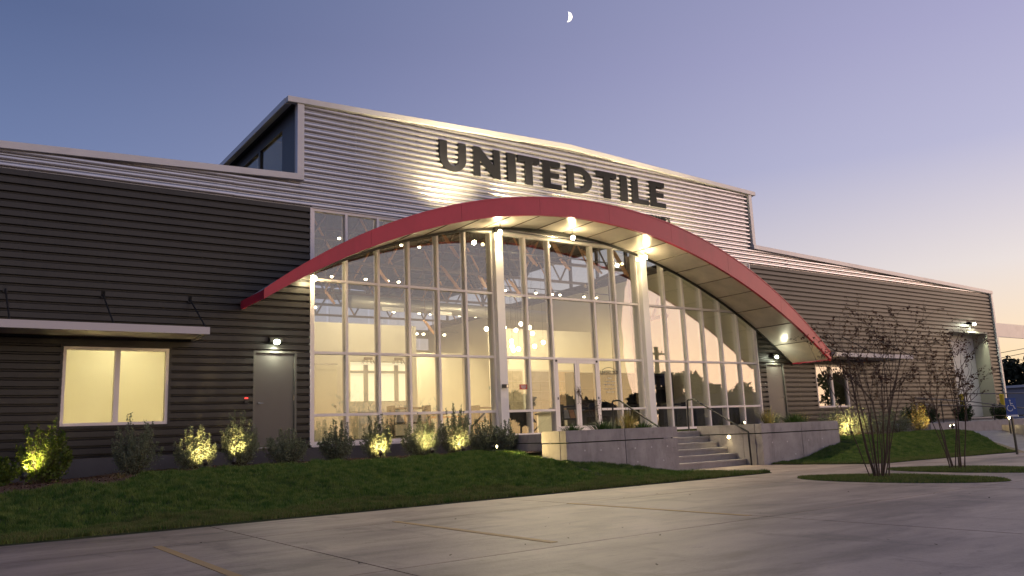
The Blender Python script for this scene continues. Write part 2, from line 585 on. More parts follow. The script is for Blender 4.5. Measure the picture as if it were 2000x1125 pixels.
def lawn_mesh(x0, x1, nx, ny, fr, bk, zf):
    xs = np.linspace(x0, x1, nx)
    v = []
    for x in xs:
        ys = np.linspace(float(fr(np.array(x))), float(bk(np.array(x))), ny)
        col = [(x, ys[0], -1.0)] + [(x, y, float(zf(np.array(x), np.array(y)))) for y in ys] + [(x, ys[-1], -1.0)]
        v += col
    k = ny + 2
    f = [(i * k + j, (i + 1) * k + j, (i + 1) * k + j + 1, i * k + j + 1) for i in range(nx - 1) for j in range(k - 1)]
    me = bpy.data.meshes.new('lawn')
    me.from_pydata(v, [], f)
    me.materials.append(M['soil'])
    me.polygons.foreach_set('use_smooth', [True] * len(me.polygons))
    return me


def blades(name, pts, h0, h1, m, parent, lean=.6, wid=.006):
    n = len(pts)
    a = rng.uniform(0, 2 * np.pi, n)
    h = rng.uniform(h0, h1, n)
    ln = rng.uniform(0.1, lean, n)
    wv = np.stack([np.cos(a), np.sin(a), np.zeros(n)], -1) * (wid * rng.uniform(.7, 1.5, n))[:, None]
    la = rng.uniform(0, 2 * np.pi, n)
    tip = pts + np.stack([np.cos(la) * ln * h, np.sin(la) * ln * h, h], -1)
    base = pts.copy(); base[:, 2] -= .01
    v = np.stack([base - wv, base + wv, tip], 1).reshape(-1, 3)
    o = put(bpy.data.objects.new(name, npmesh(name, v, np.arange(n * 3).reshape(-1, 3), m)), parent, (0, 0, 0))
    tag(o, kind='stuff')
    return o


def lawn_pts(x0, x1, fr, bk, zf, n, pad=.01):
    x = rng.uniform(x0, x1, n)
    f, b = fr(x), bk(x)
    span = b - f
    keep = rng.uniform(0, 1, n) < span / max(span.max(), 1e-3)
    x, f, b = x[keep], f[keep], b[keep]
    u = rng.uniform(0, 1, len(x))
    y = f + pad + u * (b - f - 2 * pad)
    return np.stack([x, y, zf(x, y)], -1)


lawnL = tag(obj('lawn', lawn_mesh(-11, 6.98, 150, 40, l_front, l_back, l_z)), 'dark green sloping lawn left of the entrance steps', 'lawn', kind='structure')
p = lawn_pts(-9.5, 6.96, l_front, l_back, l_z, 330000)
blades('grass', p, .02, .065, 'grass', lawnL, .9, .007)
pc = p[(np.sin(p[:, 0] * 7 + 2 * np.sin(p[:, 1] * 5)) * np.sin(p[:, 1] * 9 + 3 * np.sin(p[:, 0] * 4)) > .55)][:26000]
blades('grass', pc, .05, .10, 'grass', lawnL, 1.0, .007)
p = lawn_pts(-9.5, 6.96, l_front, lambda x: np.minimum(l_front(x) + .85 + .25 * np.sin(x * 2.3), l_back(x)), l_z, 120000)
blades('grass', p, .035, .075, 'grass_dry', lawnL)
lawnR = tag(obj('lawn', lawn_mesh(10.02, 20.9, 110, 30, r_front2, r_back, r_z)), 'grassy mound right of the entrance beside the ramp', 'lawn', kind='structure')
p = lawn_pts(10.03, 20.8, r_front2, r_back, r_z, 190000)
blades('grass', p, .018, .055, 'grass', lawnR)
p = lawn_pts(10.03, 16.3, r_front2, lambda x: np.minimum(r_front2(x) + .6, r_back(x)), r_z, 30000)
blades('grass', p, .02, .05, 'grass_dry', lawnR)


# tree islands ----------------------------------------------------------
def island(label, cx, cy, rx, ry, rot, n):
    ca, sa = math.cos(rot), math.sin(rot)

    def tr(u, v):
        return cx + u * ca - v * sa, cy + u * sa + v * ca
    mb = MB()
    K, J = 40, 7
    for j in range(J + 1):
        q = j / J
        for k in range(K):
            w = 2 * math.pi * k / K
            # lens-like outline
            u, v = rx * math.cos(w) * q, ry * math.copysign(abs(math.sin(w)) ** 1.15, math.sin(w)) * q
            x, y = tr(u, v)
            mb.v.append((x, y, LOTZ + .004 + .028 * (1 - q ** 3) + .006 * math.sin(5 * x + 3 * y)))
    for k in range(K):
        x, y, z = mb.v[J * K + k]
        mb.v.append((x, y, LOTZ - .02))
    for j in range(J + 1):
        for k in range(K):
            k2 = (k + 1) % K
            mb.f.append((j * K + k, (j + 1) * K + k, (j + 1) * K + k2, j * K + k2))
    o = tag(obj('tree_island', mb, m='soil', smooth=True), label, 'grass island', kind='structure')
    w = rng.uniform(0, 2 * np.pi, n); q = np.sqrt(rng.uniform(0, 1, n)) * .99
    u = rx * np.cos(w) * q; v = ry * np.sign(np.sin(w)) * np.abs(np.sin(w)) ** 1.15 * q
    x, y = cx + u * ca - v * sa, cy + u * sa + v * ca
    z = LOTZ + .004 + .028 * (1 - q ** 3) + .006 * np.sin(5 * x + 3 * y)
    half = n // 2
    P_ = np.stack([x, y, z], -1)
    blades('grass', P_[:half], .012, .04, 'grass', o)
    blades('grass', P_[half:], .012, .04, 'grass_dry', o)
    return o


island('lens-shaped grass island around the nearer bare tree', 6.0, -10.75, 1.85, .86, R(90), 26000)
island('grass island around the farther bare tree by the walk', 8.6, -10.85, 1.75, .78, R(90), 22000)


# mulch beds ----------------------------------------------------------
def bed(name, label, x0, x1, fr, yb, zf, nch, nx=60):
    xs = np.linspace(x0, x1, nx)
    v = []
    for x in xs:
        f = float(fr(np.array(x)))
        for j in range(9):
            y = f + (yb - f) * j / 8
            v.append((x, y, zf(x, y)))
    f = [(i * 9 + j, (i + 1) * 9 + j, (i + 1) * 9 + j + 1, i * 9 + j + 1) for i in range(nx - 1) for j in range(8)]
    me = bpy.data.meshes.new(name); me.from_pydata(v, [], f); me.materials.append(M['mulch'])
    o = tag(obj(name, me), label, 'mulch bed', kind='structure')
    x = rng.uniform(x0, x1, nch); fy = fr(x); y = fy + rng.uniform(0, 1, nch) * (yb - fy)
    z = np.array([zf(a, b) for a, b in zip(x, y)]) + .012
    a = rng.uniform(0, 6.28, nch); ln = rng.uniform(.015, .05, nch)
    d = np.stack([np.cos(a), np.sin(a), rng.uniform(-.4, .4, nch)], -1) * ln[:, None]
    e = np.stack([-np.sin(a), np.cos(a), rng.uniform(-.3, .3, nch)], -1) * .009
    c = np.stack([x, y, z], -1)
    vv = np.stack([c - d - e, c + d - e, c + d + e, c - d + e], 1).reshape(-1, 3)
    tag(put(bpy.data.objects.new('mulch_chips', npmesh('mulch_chips', vv, np.arange(nch * 4).reshape(-1, 4), 'chip')), o, (0, 0, 0)), kind='stuff')
    return o


def bz(x, y):
    return float(-.375 - .10 * sst((-3.2 - x) / 2.5) * (1 if y > -9 else 1) - .05 * sst((-2.9 - y) / 1.2) + .012 * math.sin(4 * x + 3 * y))


bed('mulch_bed', 'brown mulch bed along the charcoal wall and glass', -11, 4.4, lambda x: l_back(np.minimum(x, 3.3)) - .04, .0, bz, 9000)
bed('mulch_bed', 'mulch bed behind the right planter and mound', 13.0, 21.5, lambda x: -4.3 + 0 * x, .0, lambda x, y: -.42 + .012 * math.sin(4 * x + 3 * y), 3000, 30)

# ================================================================== BUILDING
CX = 8.165
B = thing('showroom_building', 'long metal-clad showroom with arched red canopy over a glass front', 'building', (CX, 0, -.96))
XL, XR, YB = -18.0, 34.2, 24.0
P_ = .170
PS_ = .148


def low_z(x):
    return 6.45 + .042 * (x + 2.13) if x < CX else 6.46 - .0295 * (x - 16.67)


def top_z(x):
    return 8.79 - .0345 * abs(x - 8.2)


PROF_C = [(0, .012), (.003, -.050), (.007, -.056), (.112, -.056), (.126, -.034), (.136, .004), (.141, .012), (P_, .012)]
PROF_S = [(0, .014), (.003, -.044), (.008, -.054), (.026, -.060), (.062, -.059), (.084, -.048), (.100, -.024), (.110, .006), (.117, .014), (PS_, .014)]


def siding(mb, x0, x1, z0, z1, prof):
    """ribbed sheet: ribs run along x, the phase is shared by every sheet"""
    pit = prof[-1][0]
    k = math.floor(z0 / pit) - 1
    lev = []
    while k * pit < z1 + pit:
        for dz, y in prof[:-1]:
            lev.append((k * pit + dz, y))
        k += 1
    for (za, ya), (zb, yb) in zip(lev, lev[1:]):
        if zb <= z0 or za >= z1:
            continue
        a, b = za, zb
        A, Bv = ya, yb
        if a < z0:
            A = ya + (yb - ya) * (z0 - za) / (zb - za); a = z0
        if b > z1:
            Bv = ya + (yb - ya) * (z1 - za) / (zb - za); b = z1
        mb.add([(x0, A, a), (x1, A, a), (x1, Bv, b), (x0, Bv, b)], [(0, 1, 2, 3)])


# charcoal cladding with openings cut out
def clad(name, label, rects, prof, m):
    # sheets lap at the breaks; every other sheet sits a hair proud
    e = empty(name, (CX, 0, 0), B)
    e['label'] = label
    lo, hi = min(r[0] for r in rects), max(r[1] for r in rects)
    br = [lo] + [b for b in BREAKS if lo + .4 < b < hi - .4] + [hi]
    for k, (a, b) in enumerate(zip(br, br[1:])):
        mb = MB()
        for (x0, x1, z0, z1) in rects:
            p0, p1 = max(x0, a), min(x1, b + (.03 if k % 2 and b < hi else 0))
            if p1 - p0 > .001:
                siding(mb, p0, p1, z0, z1, prof)
        obj('cladding_sheet', mb, e, (0, -.004 if k % 2 else 0, random.uniform(-.003, .003)), m=m)
    return e


BREAKS = [-14.2, -10.1, -6.05, -1.95, 1.15, 5.25, 9.4, 13.5, 18.6, 22.7, 26.8, 30.9]


ZC0, ZC1 = -.06, 5.75
# left: window -5.22..-3.28 x .61..2.13 ; door -1.425..-.405 x 0..2.18
wl0, wl1, wz0, wz1 = -5.26, -3.24, .57, 2.17
dl0, dl1, dz1 = -1.425, -.405, 2.18
clad('charcoal_cladding', 'charcoal ribbed cladding left of the glass', [
    (XL, wl0, ZC0, wz1), (wl0, wl1, ZC0, wz0), (wl1, dl0, ZC0, wz1), (XL, dl0, wz1, dz1), (dl1, -.035, ZC0, dz1), (XL, -.035, dz1, ZC1)], PROF_C, 'charcoal')
wr0, wr1 = 19.62, 21.64
dr0, dr1 = 16.76, 17.78
ld0, ld1, lz1 = 29.85, 33.3, 3.88
clad('charcoal_cladding', 'charcoal ribbed cladding right of the glass', [
    (16.37, dr0, ZC0, dz1), (dr1, wr0, ZC0, dz1), (wr0, wr1, ZC0, wz0), (wr1, ld0, ZC0, dz1), (ld1, XR, ZC0, dz1),
    (wr0, wr1, wz1, dz1), (16.37, ld0, dz1, lz1), (ld1, XR, dz1, lz1), (16.37, XR, lz1, ZC1)], PROF_C, 'charcoal')
rs_ = []
x = XL
while x < -.45:
    x2 = min(x + .8, -.42)
    rs_.append((x, x2, ZC1 + .003, low_z(x) - .03)); x = x2
clad('silver_cladding', 'silver ribbed band under the left eave', rs_, PROF_S, 'silver')
rs_ = []
x = -.42
while x < 16.74:
    x2 = min(x + .8, 16.75)
    rs_.append((x, x2, ZC1 + .003, min(top_z(x), top_z(x2)) - .04)); x = x2
clad('silver_cladding', 'silver ribbed gable wall behind the big letters', rs_, PROF_S, 'silver')
rs_ = []
x = 16.75
while x < XR - .01:
    x2 = min(x + .8, XR)
    rs_.append((x, x2, ZC1 + .003, low_z(x2) - .03)); x = x2
clad('silver_cladding', 'silver ribbed band under the right eave', rs_, PROF_S, 'silver')

# backing wall behind the sheets (butted around the openings)
mb = MB()
for (a, b, c, d) in [(XL, wl0, -1, wz1), (wl0, wl1, -1, wz0), (wl1, dl0, -1, wz1), (XL, dl0, wz1, dz1), (dl0, dl1, -1, -.03), (dl1, -.035, -1, dz1), (XL, -.035, dz1, ZC1),
                     (16.37, dr0, -1, dz1), (dr0, dr1, -1, -.03), (dr1, wr0, -1, dz1), (wr0, wr1, -1, wz0), (wr1, ld0, -1, dz1), (ld1, XR, -1, dz1), (wr0, wr1, wz1, dz1),
                     (16.37, ld0, dz1, lz1), (ld1, XR, dz1, lz1), (ld0, ld1, -1, -.03), (16.37, XR, lz1, ZC1), (XL, -.42, ZC1, 5.78), (16.75, XR, ZC1, 5.9), (-.035, 16.37, -1, -.06)]:
    mb.box(a, b, .03, .14, c, d)
mb.prism([(-.42, 5.76), (16.75, 5.76), (16.75, top_z(16.75) - .06), (8.2, 8.70), (-.42, top_z(-.42) - .06)], .03, .14)
mb.prism([(XL, 5.78), (-.42, 5.78), (-.42, low_z(-.42) - .08), (XL, low_z(XL) - .08)], .03, .14)
mb.prism([(16.75, 5.9), (XR, 5.9), (XR, low_z(XR) - .08), (16.75, low_z(16.75) - .08)], .03, .14)
obj('wall_backing', mb, B, m='iwall2')
obj('foundation', MB().box(XL, -.02, -.085, .02, -1.0, -.075).box(16.35, XR, -.085, .02, -1, -.075).box(-.02, 16.35, -.085, .02, -1.0, -.062), B, m='base')

# end, rear walls and roofs
obj('end_wall', MB().box(XL, XL + .1, .14, YB, -1, low_z(XL) - .05), B, m='charcoal')
obj('end_wall', MB().box(XR - .1, XR - .001, .14, YB, -1, low_z(XR) - .05), B, m='charcoal')
mb = MB()
rw = [(2.0, 13.2, 3.95, 5.6)]
mb.box(XL, 6, YB - .15, YB, -1, 5.75).box(18.5, XR, YB - .15, YB, -1, 5.75).box(6, 18.5, YB - .15, YB, -1, 5.2)
mb.box(XL, XR, YB - .15, YB, 5.9, 6.4)
mb.box(-.42, 16.75, YB - .15, YB, 7.9, 8.5)
obj('rear_wall', mb, B, m='iwall2')
for i in range(10):
    x0 = 6 + i * 1.25
    obj('window', MB().box(x0 + .05, x0 + 1.2, YB - .1, YB - .09, 5.25, 5.88), B, m='glass_win')
    obj('window', MB().box(x0 - 2 + .05, x0 - 2 + 1.2, YB - .1, YB - .09, 6.45, 7.86), B, m='glass_win')


def roof(name, xa, xb, za, zb, y0, y1, th, m):
    mb = MB().hexa([(xa, y0, za - th), (xb, y0, zb - th), (xb, y1, zb - th), (xa, y1, za - th), (xa, y0, za), (xb, y0, zb), (xb, y1, zb), (xa, y1, za)])
    return obj(name, mb, B, m=m)


roof('roof', XL - .05, -.43, low_z(XL) - .02, low_z(-.43) - .02, .02, YB, .06, 'iceil')
roof('roof', 16.76, XR + .05, low_z(16.76) - .02, low_z(XR) - .02, .02, YB, .06, 'iceil')
roof('monitor_roof', -.70, 8.2, top_z(-.7) - .02, 8.77, .02, YB, .06, 'iceil')
roof('monitor_roof', 8.2, 16.98, 8.77, top_z(16.98) - .02, .02, YB, .06, 'iceil')
# eave trims on the facade
TH = .15


def trim(xa, xb, za, zb, h=TH, y0=-.15, y1=.015):
    return MB().hexa([(xa, y0, za - h), (xb, y0, zb - h), (xb, y1, zb - h), (xa, y1, za - h), (xa, y0, za), (xb, y0, zb), (xb, y1, zb), (xa, y1, za)])


obj('eave_trim', trim(XL - .05, -.28, low_z(XL), low_z(-.28)), B, m='trim')
obj('eave_trim', trim(16.62, XR + .08, low_z(16.62), low_z(XR + .08)), B, m='trim')
for a, b in ((-.70, 2.0), (2.003, 5.0), (5.003, 8.2), (8.203, 11.3), (11.303, 14.2), (14.203, 16.98)):
    obj('eave_trim', trim(a, b, top_z(a), top_z(b), .14), B, m='trim')
obj('eave_trim', MB().box(-.72, -.56, .02, YB, top_z(-.7) - .15, top_z(-.7) - .004), B, m='trim')
obj('eave_trim', MB().box(16.84, 17.0, .02, YB, top_z(17) - .15, top_z(17) - .004), B, m='trim')
obj('corner_trim', MB().box(-.44, -.27, -.115, .02, low_z(-.28) + .004, top_z(-.4) - .145), B, m='trim')
obj('corner_trim', MB().box(16.62, 16.78, -.115, .02, low_z(16.7) + .004, top_z(16.7) - .145), B, m='trim')
obj('corner_trim', MB().box(XR - .09, XR + .05, -.12, .028, -.9, low_z(XR) - .155), B, m='trim')
# monitor side glazing (left side is the one in view)
for sx, xm in ((-1, -.42), (1, 16.75)):
    a, b = (xm, xm + .10) if sx < 0 else (xm - .10, xm)
    obj('monitor_sill', MB().box(a, b, .15, YB, low_z(xm) - .1, low_z(xm) + .22), B, m='charcoal')
    obj('monitor_head', MB().box(a, b, .15, YB, 8.02, top_z(xm) - .1), B, m='charcoal')
    yy = .15
    k = 0
    while yy < YB - .5:
        obj('monitor_post', MB().box(a + .002, b - .002, yy, yy + (.9 if k == 0 else .14), low_z(xm) + .22, 8.02), B, m='charcoal')
        y0 = yy + (.9 if k == 0 else .14)
        yn = y0 + 1.75
        xx = (a + b) / 2
        obj('pane', MB().box(xx - .006, xx + .006, y0, min(yn, YB - .16), low_z(xm) + .22, 8.02), B, m='glass_win')
        yy = yn
        k += 1

# ------------------------------------------------------------------ curtain wall
cw = empty('curtain_wall', (CX, 0, 0), B)
Z = [0.0, .686, 2.167, 3.9465, 5.70]
s_ = .8717
bays = [[i * s_ for i in range(7)], [5.53, 6.40, 7.28, 8.95, 9.82, 10.80], [11.10 + i * s_ for i in range(7)]]
FW = .032
vm = MB().box(-FW, FW, -.03, .20, 0, Z[4] + .03).mesh('mullion', 'alu')
for bay in bays:
    for x in bay:
        obj('mullion', vm, cw, (x, 0, 0))
    for a, b in zip(bay, bay[1:]):
        door = abs(a - 7.28) < .01
        for zi, z in enumerate(Z):
            if door and zi in (0, 1):
                continue
            lo, hi = (z, z + .07) if zi == 0 else (z - FW, z + FW)
            obj('transom', MB().box(a + FW, b - FW, -.025, .12, lo, hi), cw, m='alu')
        for z0, z1 in zip(Z, Z[1:]):
            if door and z1 < 2.2:
                continue
            obj('pane', MB().box(a + FW - .005, b - FW + .005, .045, .057, z0 + FW - .005, z1 - FW + .005), cw, m='glass')
obj('sill', MB().box(-.06, 16.39, -.10, .31, -.055, -.001), cw, m='alu')
obj('head_trim', MB().box(-.035, 16.365, -.06, .02, Z[4] + .035, Z[4] + .055).box(-.08, 16.41, .145, .31, Z[4] + .034, Z[4] + .3), cw, m='trim')
for x in (-.06, 16.36):
    obj('jamb', MB().box(x - .026, x + .026, -.06, .31, -.001, Z[4] + .03), cw, m='alu')
# entrance doors
for k, (a, b) in enumerate(((7.28 + FW + .005, 8.113), (8.119, 8.95 - FW - .005))):
    e = empty('entrance_door', ((a + b) / 2, 0, 0), B)
    st = .085
    fr = MB().box(a, a + st, -.03, .02, .01, 2.13).box(b - st, b, -.03, .02, .01, 2.13).box(a + st, b - st, -.03, .02, 2.03, 2.13).box(a + st, b - st, -.03, .02, .01, .22)
    obj('door_frame', fr, e, m='alu')
    obj('pane', MB().box(a + st - .005, b - st + .005, -.01, .0, .215, 2.035), e, m='glass')
    hx = b - st / 2 if k == 0 else a + st / 2
    obj('pull_handle', MB().tube([(hx, -.03, .85), (hx, -.09, .88), (hx, -.09, 1.32), (hx, -.03, 1.35)], .012, 6), e, m='chrome')
    cx_ = a + .03 if k == 0 else b - .03
    obj('hinge', MB().box(cx_ - .03, cx_ + .03, -.046, -.03, 2.07, 2.13), e, m='black')
    obj('lock', MB().box(cx_ - .012, cx_ + .012, -.05, -.03, .98, 1.05), e, m='black')
# white columns
for x in (5.38, 10.95):
    obj('column', MB().box(x - .128, x + .128, -.20, .03, -.05, 5.66), B, m='column')
    obj('column_return', MB().box(x - .118, x + .118, .032, .30, -.05, 5.66), B, m='alu')

# ------------------------------------------------------------------ arched canopy
xb = np.array([-1.74, -.71, .43, 1.77, 2.48, 3.85, 5.49, 7.29, 9.24, 11.03, 13.88, 16.97, 18.26])
zb = np.array([3.11, 3.71, 4.36, 4.90, 5.14, 5.55, 5.80, 5.93, 5.81, 5.51, 4.62, 2.94, 2.18])
xt = np.array([-1.74, -.67, .92, 1.88, 2.35, 3.87, 5.52, 7.33, 9.29, 11.42, 13.14, 15.47, 17.94, 18.25])
zt = np.array([3.32, 4.05, 4.93, 5.36, 5.56, 6.03, 6.34, 6.49, 6.36, 6.04, 5.57, 4.44, 2.71, 2.43])
pb, pt_ = np.polyfit(xb, zb, 4), np.polyfit(xt, zt, 4)
zbot = lambda x: float(np.polyval(pb, x))
ztop = lambda x: float(np.polyval(pt_, x))
cn = empty('canopy', (CX, -.75, 4), B)
XA, XZ = -1.74, 18.26
NS = 72
xs = [XA + (XZ - XA) * i / NS for i in range(NS + 1)]
mb = MB()
for i, x in enumerate(xs):
    mb.v += [(x, -1.68, zbot(x)), (x, -1.68, ztop(x)), (x, -1.64, zbot(x)), (x, -1.64, ztop(x))]
for i in range(NS):
    a, b = i * 4, i * 4 + 4
    mb.f += [(a, b, b + 1, a + 1), (a + 2, a + 3, b + 3, b + 2), (a + 1, b + 1, b + 3, a + 3), (a, a + 2, b + 2, b)]
mb.f += [(0, 1, 3, 2), (NS * 4, NS * 4 + 2, NS * 4 + 3, NS * 4 + 1)]
# fascia split in sheets so the joints show
SH = 8
for k in range(SH):
    i0, i1 = k * NS // SH, (k + 1) * NS // SH
    q = MB()
    for i in range(i0, i1 + 1):
        x = xs[i] + (.003 if i == i0 and k else 0) - (.003 if i == i1 and k < SH - 1 else 0)
        q.v += [(x, -1.68, zbot(x)), (x, -1.68, ztop(x)), (x, -1.64, zbot(x)), (x, -1.64, ztop(x))]
    n = i1 - i0
    for i in range(n):
        a, b = i * 4, i * 4 + 4
        q.f += [(a, b, b + 1, a + 1), (a + 2, a + 3, b + 3, b + 2), (a + 1, b + 1, b + 3, a + 3), (a, a + 2, b + 2, b)]
    q.f += [(0, 1, 3, 2), (n * 4, n * 4 + 2, n * 4 + 3, n * 4 + 1)]
    obj('fascia', q, cn, m='red')
q = MB()
for i in range(NS):
    x0, x1 = xs[i], xs[i + 1]
    q.hexa([(x0, -1.694, zbot(x0) - .012), (x1, -1.694, zbot(x1) - .012), (x1, -1.60, zbot(x1) - .012), (x0, -1.60, zbot(x0) - .012), (x0, -1.694, zbot(x0) + .022), (x1, -1.694, zbot(x1) + .022), (x1, -1.6815, zbot(x1) + .022), (x0, -1.6815, zbot(x0) + .022)])
obj('drip_edge', q, cn, m='red')
q = MB()
for i in range(NS):
    x0, x1 = xs[i], xs[i + 1]
    q.hexa([(x0, -1.692, ztop(x0) - .03), (x1, -1.692, ztop(x1) - .03), (x1, -1.6815, ztop(x1) - .03), (x0, -1.6815, ztop(x0) - .03), (x0, -1.692, ztop(x0) + .006), (x1, -1.692, ztop(x1) + .006), (x1, -1.6815, ztop(x1) + .006), (x0, -1.6815, ztop(x0) + .006)])
obj('top_flashing', q, cn, m='red')
mb = MB()
for i, x in enumerate(xs):
    mb.v += [(x, -1.64, ztop(x) - .05), (x, -.045, ztop(x) - .05), (x, -1.64, ztop(x) - .07), (x, -.045, ztop(x) - .07)]
for i in range(NS):
    a, b = i * 4, i * 4 + 4
    mb.f += [(a, b, b + 1, a + 1), (a + 2, a + 3, b + 3, b + 2)]
obj('deck', mb, cn, m='trim')
PW = (XZ - XA) / 21
for k in range(21):
    x0, x1 = XA + k * PW + .009, XA + (k + 1) * PW - .009
    q = MB()
    n = 5
    for i in range(n + 1):
        x = x0 + (x1 - x0) * i / n
        z = zbot(x) + .03
        q.v += [(x, -1.638, z), (x, -.047, z), (x, -1.638, z + .012), (x, -.047, z + .012)]
    for i in range(n):
        a, b = i * 4, i * 4 + 4
        q.f += [(a, a + 1, b + 1, b), (a + 2, b + 2, b + 3, a + 3), (a, b, b + 2, a + 2), (a + 1, a + 3, b + 3, b + 1)]
    q.f += [(0, 2, 3, 1), (n * 4, n * 4 + 1, n * 4 + 3, n * 4 + 2)]
    obj('soffit_panel', q, cn, m='soffit', smooth=False)
    if k:
        x = XA + k * PW
        z = zbot(x) + .03
        obj('rib', MB().box(x - .012, x + .012, -1.638, -.102, z - .016, z + .10), cn, m='steel')
for x, sgn in ((XA, 1), (XZ, -1)):
    a, b = sorted((x, x + sgn * .03))
    obj('end_cap', MB().box(a + .001, b - .001, -1.639, -.046, zbot(x) + .0, ztop(x) - .01), cn, m='red')
# stub posts carrying the canopy at the columns, and the dark curved angle at the glass
q = MB()
for i in range(NS):
    x0, x1 = xs[i], xs[i + 1]
    z0, z1 = zbot(x0), zbot(x1)
    q.hexa([(x0, -.10, z0 - .04), (x1, -.10, z1 - .04), (x1, -.047, z1 - .04), (x0, -.047, z0 - .04), (x0, -.10, z0 + .028), (x1, -.10, z1 + .028), (x1, -.047, z1 + .028), (x0, -.047, z0 + .028)])
obj('wall_angle', q, cn, m='black')
for x in (5.38, 10.95):
    obj('column_head', MB().box(x - .10, x + .10, -.22, -.11, 5.66, zbot(x) + .028), cn, m='black')

# ------------------------------------------------------------------ steel doors, windows, loading door
for (a, b, lab) in ((dl0, dl1, 'left'), (dr0, dr1, 'right')):
    e = empty('steel_door', ((a + b) / 2, 0, 0), B)
    f = .05
    obj('frame', MB().box(a, a + f, -.05, .1, 0, dz1).box(b - f, b, -.05, .1, 0, dz1).box(a + f, b - f, -.05, .1, dz1 - f, dz1), e, m='frame_dk')
    obj('leaf', MB().box(a + f + .004, b - f - .004, -.005, .04, .02, dz1 - f - .004), e, m='door')
    obj('threshold', MB().box(a, b, -.12, .1, -.03, -.002), e, m='trim')
    hx = a + f + .075 if lab == 'left' else b - f - .075
    sg = 1 if lab == 'left' else -1
    obj('lever_handle', MB().tube([(hx, -.005, .98), (hx, -.05, .98), (hx + sg * .11, -.055, .975)], [.022, .012, .010], 8), e, m='chrome')
    hg = b - f if lab == 'left' else a + f
    for z in (.28, 1.1, 1.85):
        obj('hinge', MB().box(hg - .016, hg + .016, -.022, -.006, z - .06, z + .06), e, m='chrome')
for (a, b, lab, gm) in ((wl0, wl1, 'two-light window with lit blind', 'glass_win'), (wr0, wr1, 'two-light window reflecting the sunset', 'glass_dark')):
    e = empty('window', ((a + b) / 2, 0, 0), B)
    e['label'] = lab
    f = .06
    mid = (a + b) / 2
    obj('frame', MB().box(a, a + f, -.04, .12, wz0, wz1).box(b - f, b, -.04, .12, wz0, wz1).box(a + f, b - f, -.04, .12, wz1 - f, wz1).box(a + f, b - f, -.055, .12, wz0, wz0 + f)
        .box(mid - .05, mid + .05, -.04, .12, wz0 + f, wz1 - f), e, m='alu')
    obj('flashing', MB().box(a - .05, a - .002, -.05, .02, wz0 - .04, wz1 + .04).box(b + .002, b + .05, -.05, .02, wz0 - .04, wz1 + .04).box(a - .002, b + .002, -.05, .02, wz1 + .002, wz1 + .05).box(a - .002, b + .002, -.06, .02, wz0 - .05, wz0 - .002), e, m='charcoal')
    for x0, x1 in ((a + f, mid - .05), (mid + .05, b - f)):
        obj('pane', MB().box(x0, x1, .03, .042, wz0 + f, wz1 - f), e, m=gm)
    obj('blind', MB().box(a + .01, b - .01, .125, .13, wz0, wz1), e, m='blind')
# room behind each window (light through the blind)
for (a, b, pw) in ((wl0, wl1, 26), (wr0, wr1, 1.2)):
    obj('office_wall', MB().box(a - .6, b + .6, 2.4, 2.5, 0, 2.6).box(a - .7, a - .6, .15, 2.5, 0, 2.6).box(b + .6, b + .7, .15, 2.5, 0, 2.6).box(a - .7, b + .7, .15, 2.5, 2.6, 2.7).box(a - .7, b + .7, .15, 2.5, -.05, 0), B, m='iwall')
# loading door
e = empty('loading_door', (31.5, 0, 0), B)
zz = 0.0
for k in range(20):
    obj('slat', MB().box(ld0 + .02, ld1 - .02, .62, .66, zz + .006, zz + .19), e, m='lead')
    zz += .194
obj('backing', MB().box(ld0, ld1, .67, .7, -.03, lz1), e, m='lead')
obj('jamb', MB().box(ld0 - .06, ld0 + .02, -.05, .7, -.03, lz1 + .06).box(ld1 - .02, ld1 + .06, -.05, .7, -.03, lz1 + .06).box(ld0 + .02, ld1 - .02, -.05, .7, lz1 - .06, lz1 + .06), e, m='jamb')

# awnings over the windows
def awning(xa, xb, lab, rods):
    e = empty('awning', ((xa + xb) / 2, -.7, 2.4), B)
    e['label'] = lab
    z0, z1, d = 2.34, 2.49, -1.35
    obj('awning_frame', MB().box(xa, xb, d, d + .05, z0, z1).box(xa, xa + .05, d + .05, -.045, z0, z1).box(xb - .05, xb, d + .05, -.045, z0, z1), e, m='gutterw')
    obj('awning_deck', MB().box(xa + .05, xb - .05, d + .05, -.045, z0 + .05, z0 + .08), e, m='gutterw')
    for x in rods:
        obj('tie_rod', MB().tube([(x, -.05, 3.27), (x + .03, d + .06, z1)], .017, 6), e, m='black')
        obj('rod_plate', MB().box(x - .04, x + .04, -.06, -.037, 3.20, 3.34), e, m='black')


awning(-8.6, -2.75, 'pale flat awning over the lit window at left', [-6.33, -4.59, -2.85])
awning(19.1, 24.2, 'pale flat awning over the window right of the canopy', [19.3, 21.6, 24.0])

# carport arm beyond the right corner
e = thing('side_canopy', 'grey flat side canopy with brace beyond the right corner', 'canopy', (40, 2, 0))
obj('canopy_deck', MB().box(XR + .06, 52, 1.0, 1.35, 4.0, 4.6), e, m='trim')
obj('canopy_fascia', MB().box(XR + .06, 52, .9, .997, 3.92, 4.62), e, m='trim')
obj('tie_rod', MB().tube([(XR + .06, 1.2, 5.6), (37.2, 1.2, 4.62)], .05, 6), e, m='trim')
obj('post', MB().box(50.5, 50.7, 1.4, 1.6, -1, 4.05), e, m='trim')

# ------------------------------------------------------------------ interior
obj('showroom_floor', MB().box(-.4, 16.74, .315, YB - .16, -.15, 0.002), B, m='ifloor')
obj('partition_wall', MB().box(16.56, 16.74, .315, YB - .17, 0.004, 6.3), B, m='iwall')
obj('partition_wall', MB().box(-.41, -.23, .315, YB - .17, 0.004, 6.3), B, m='iwall')
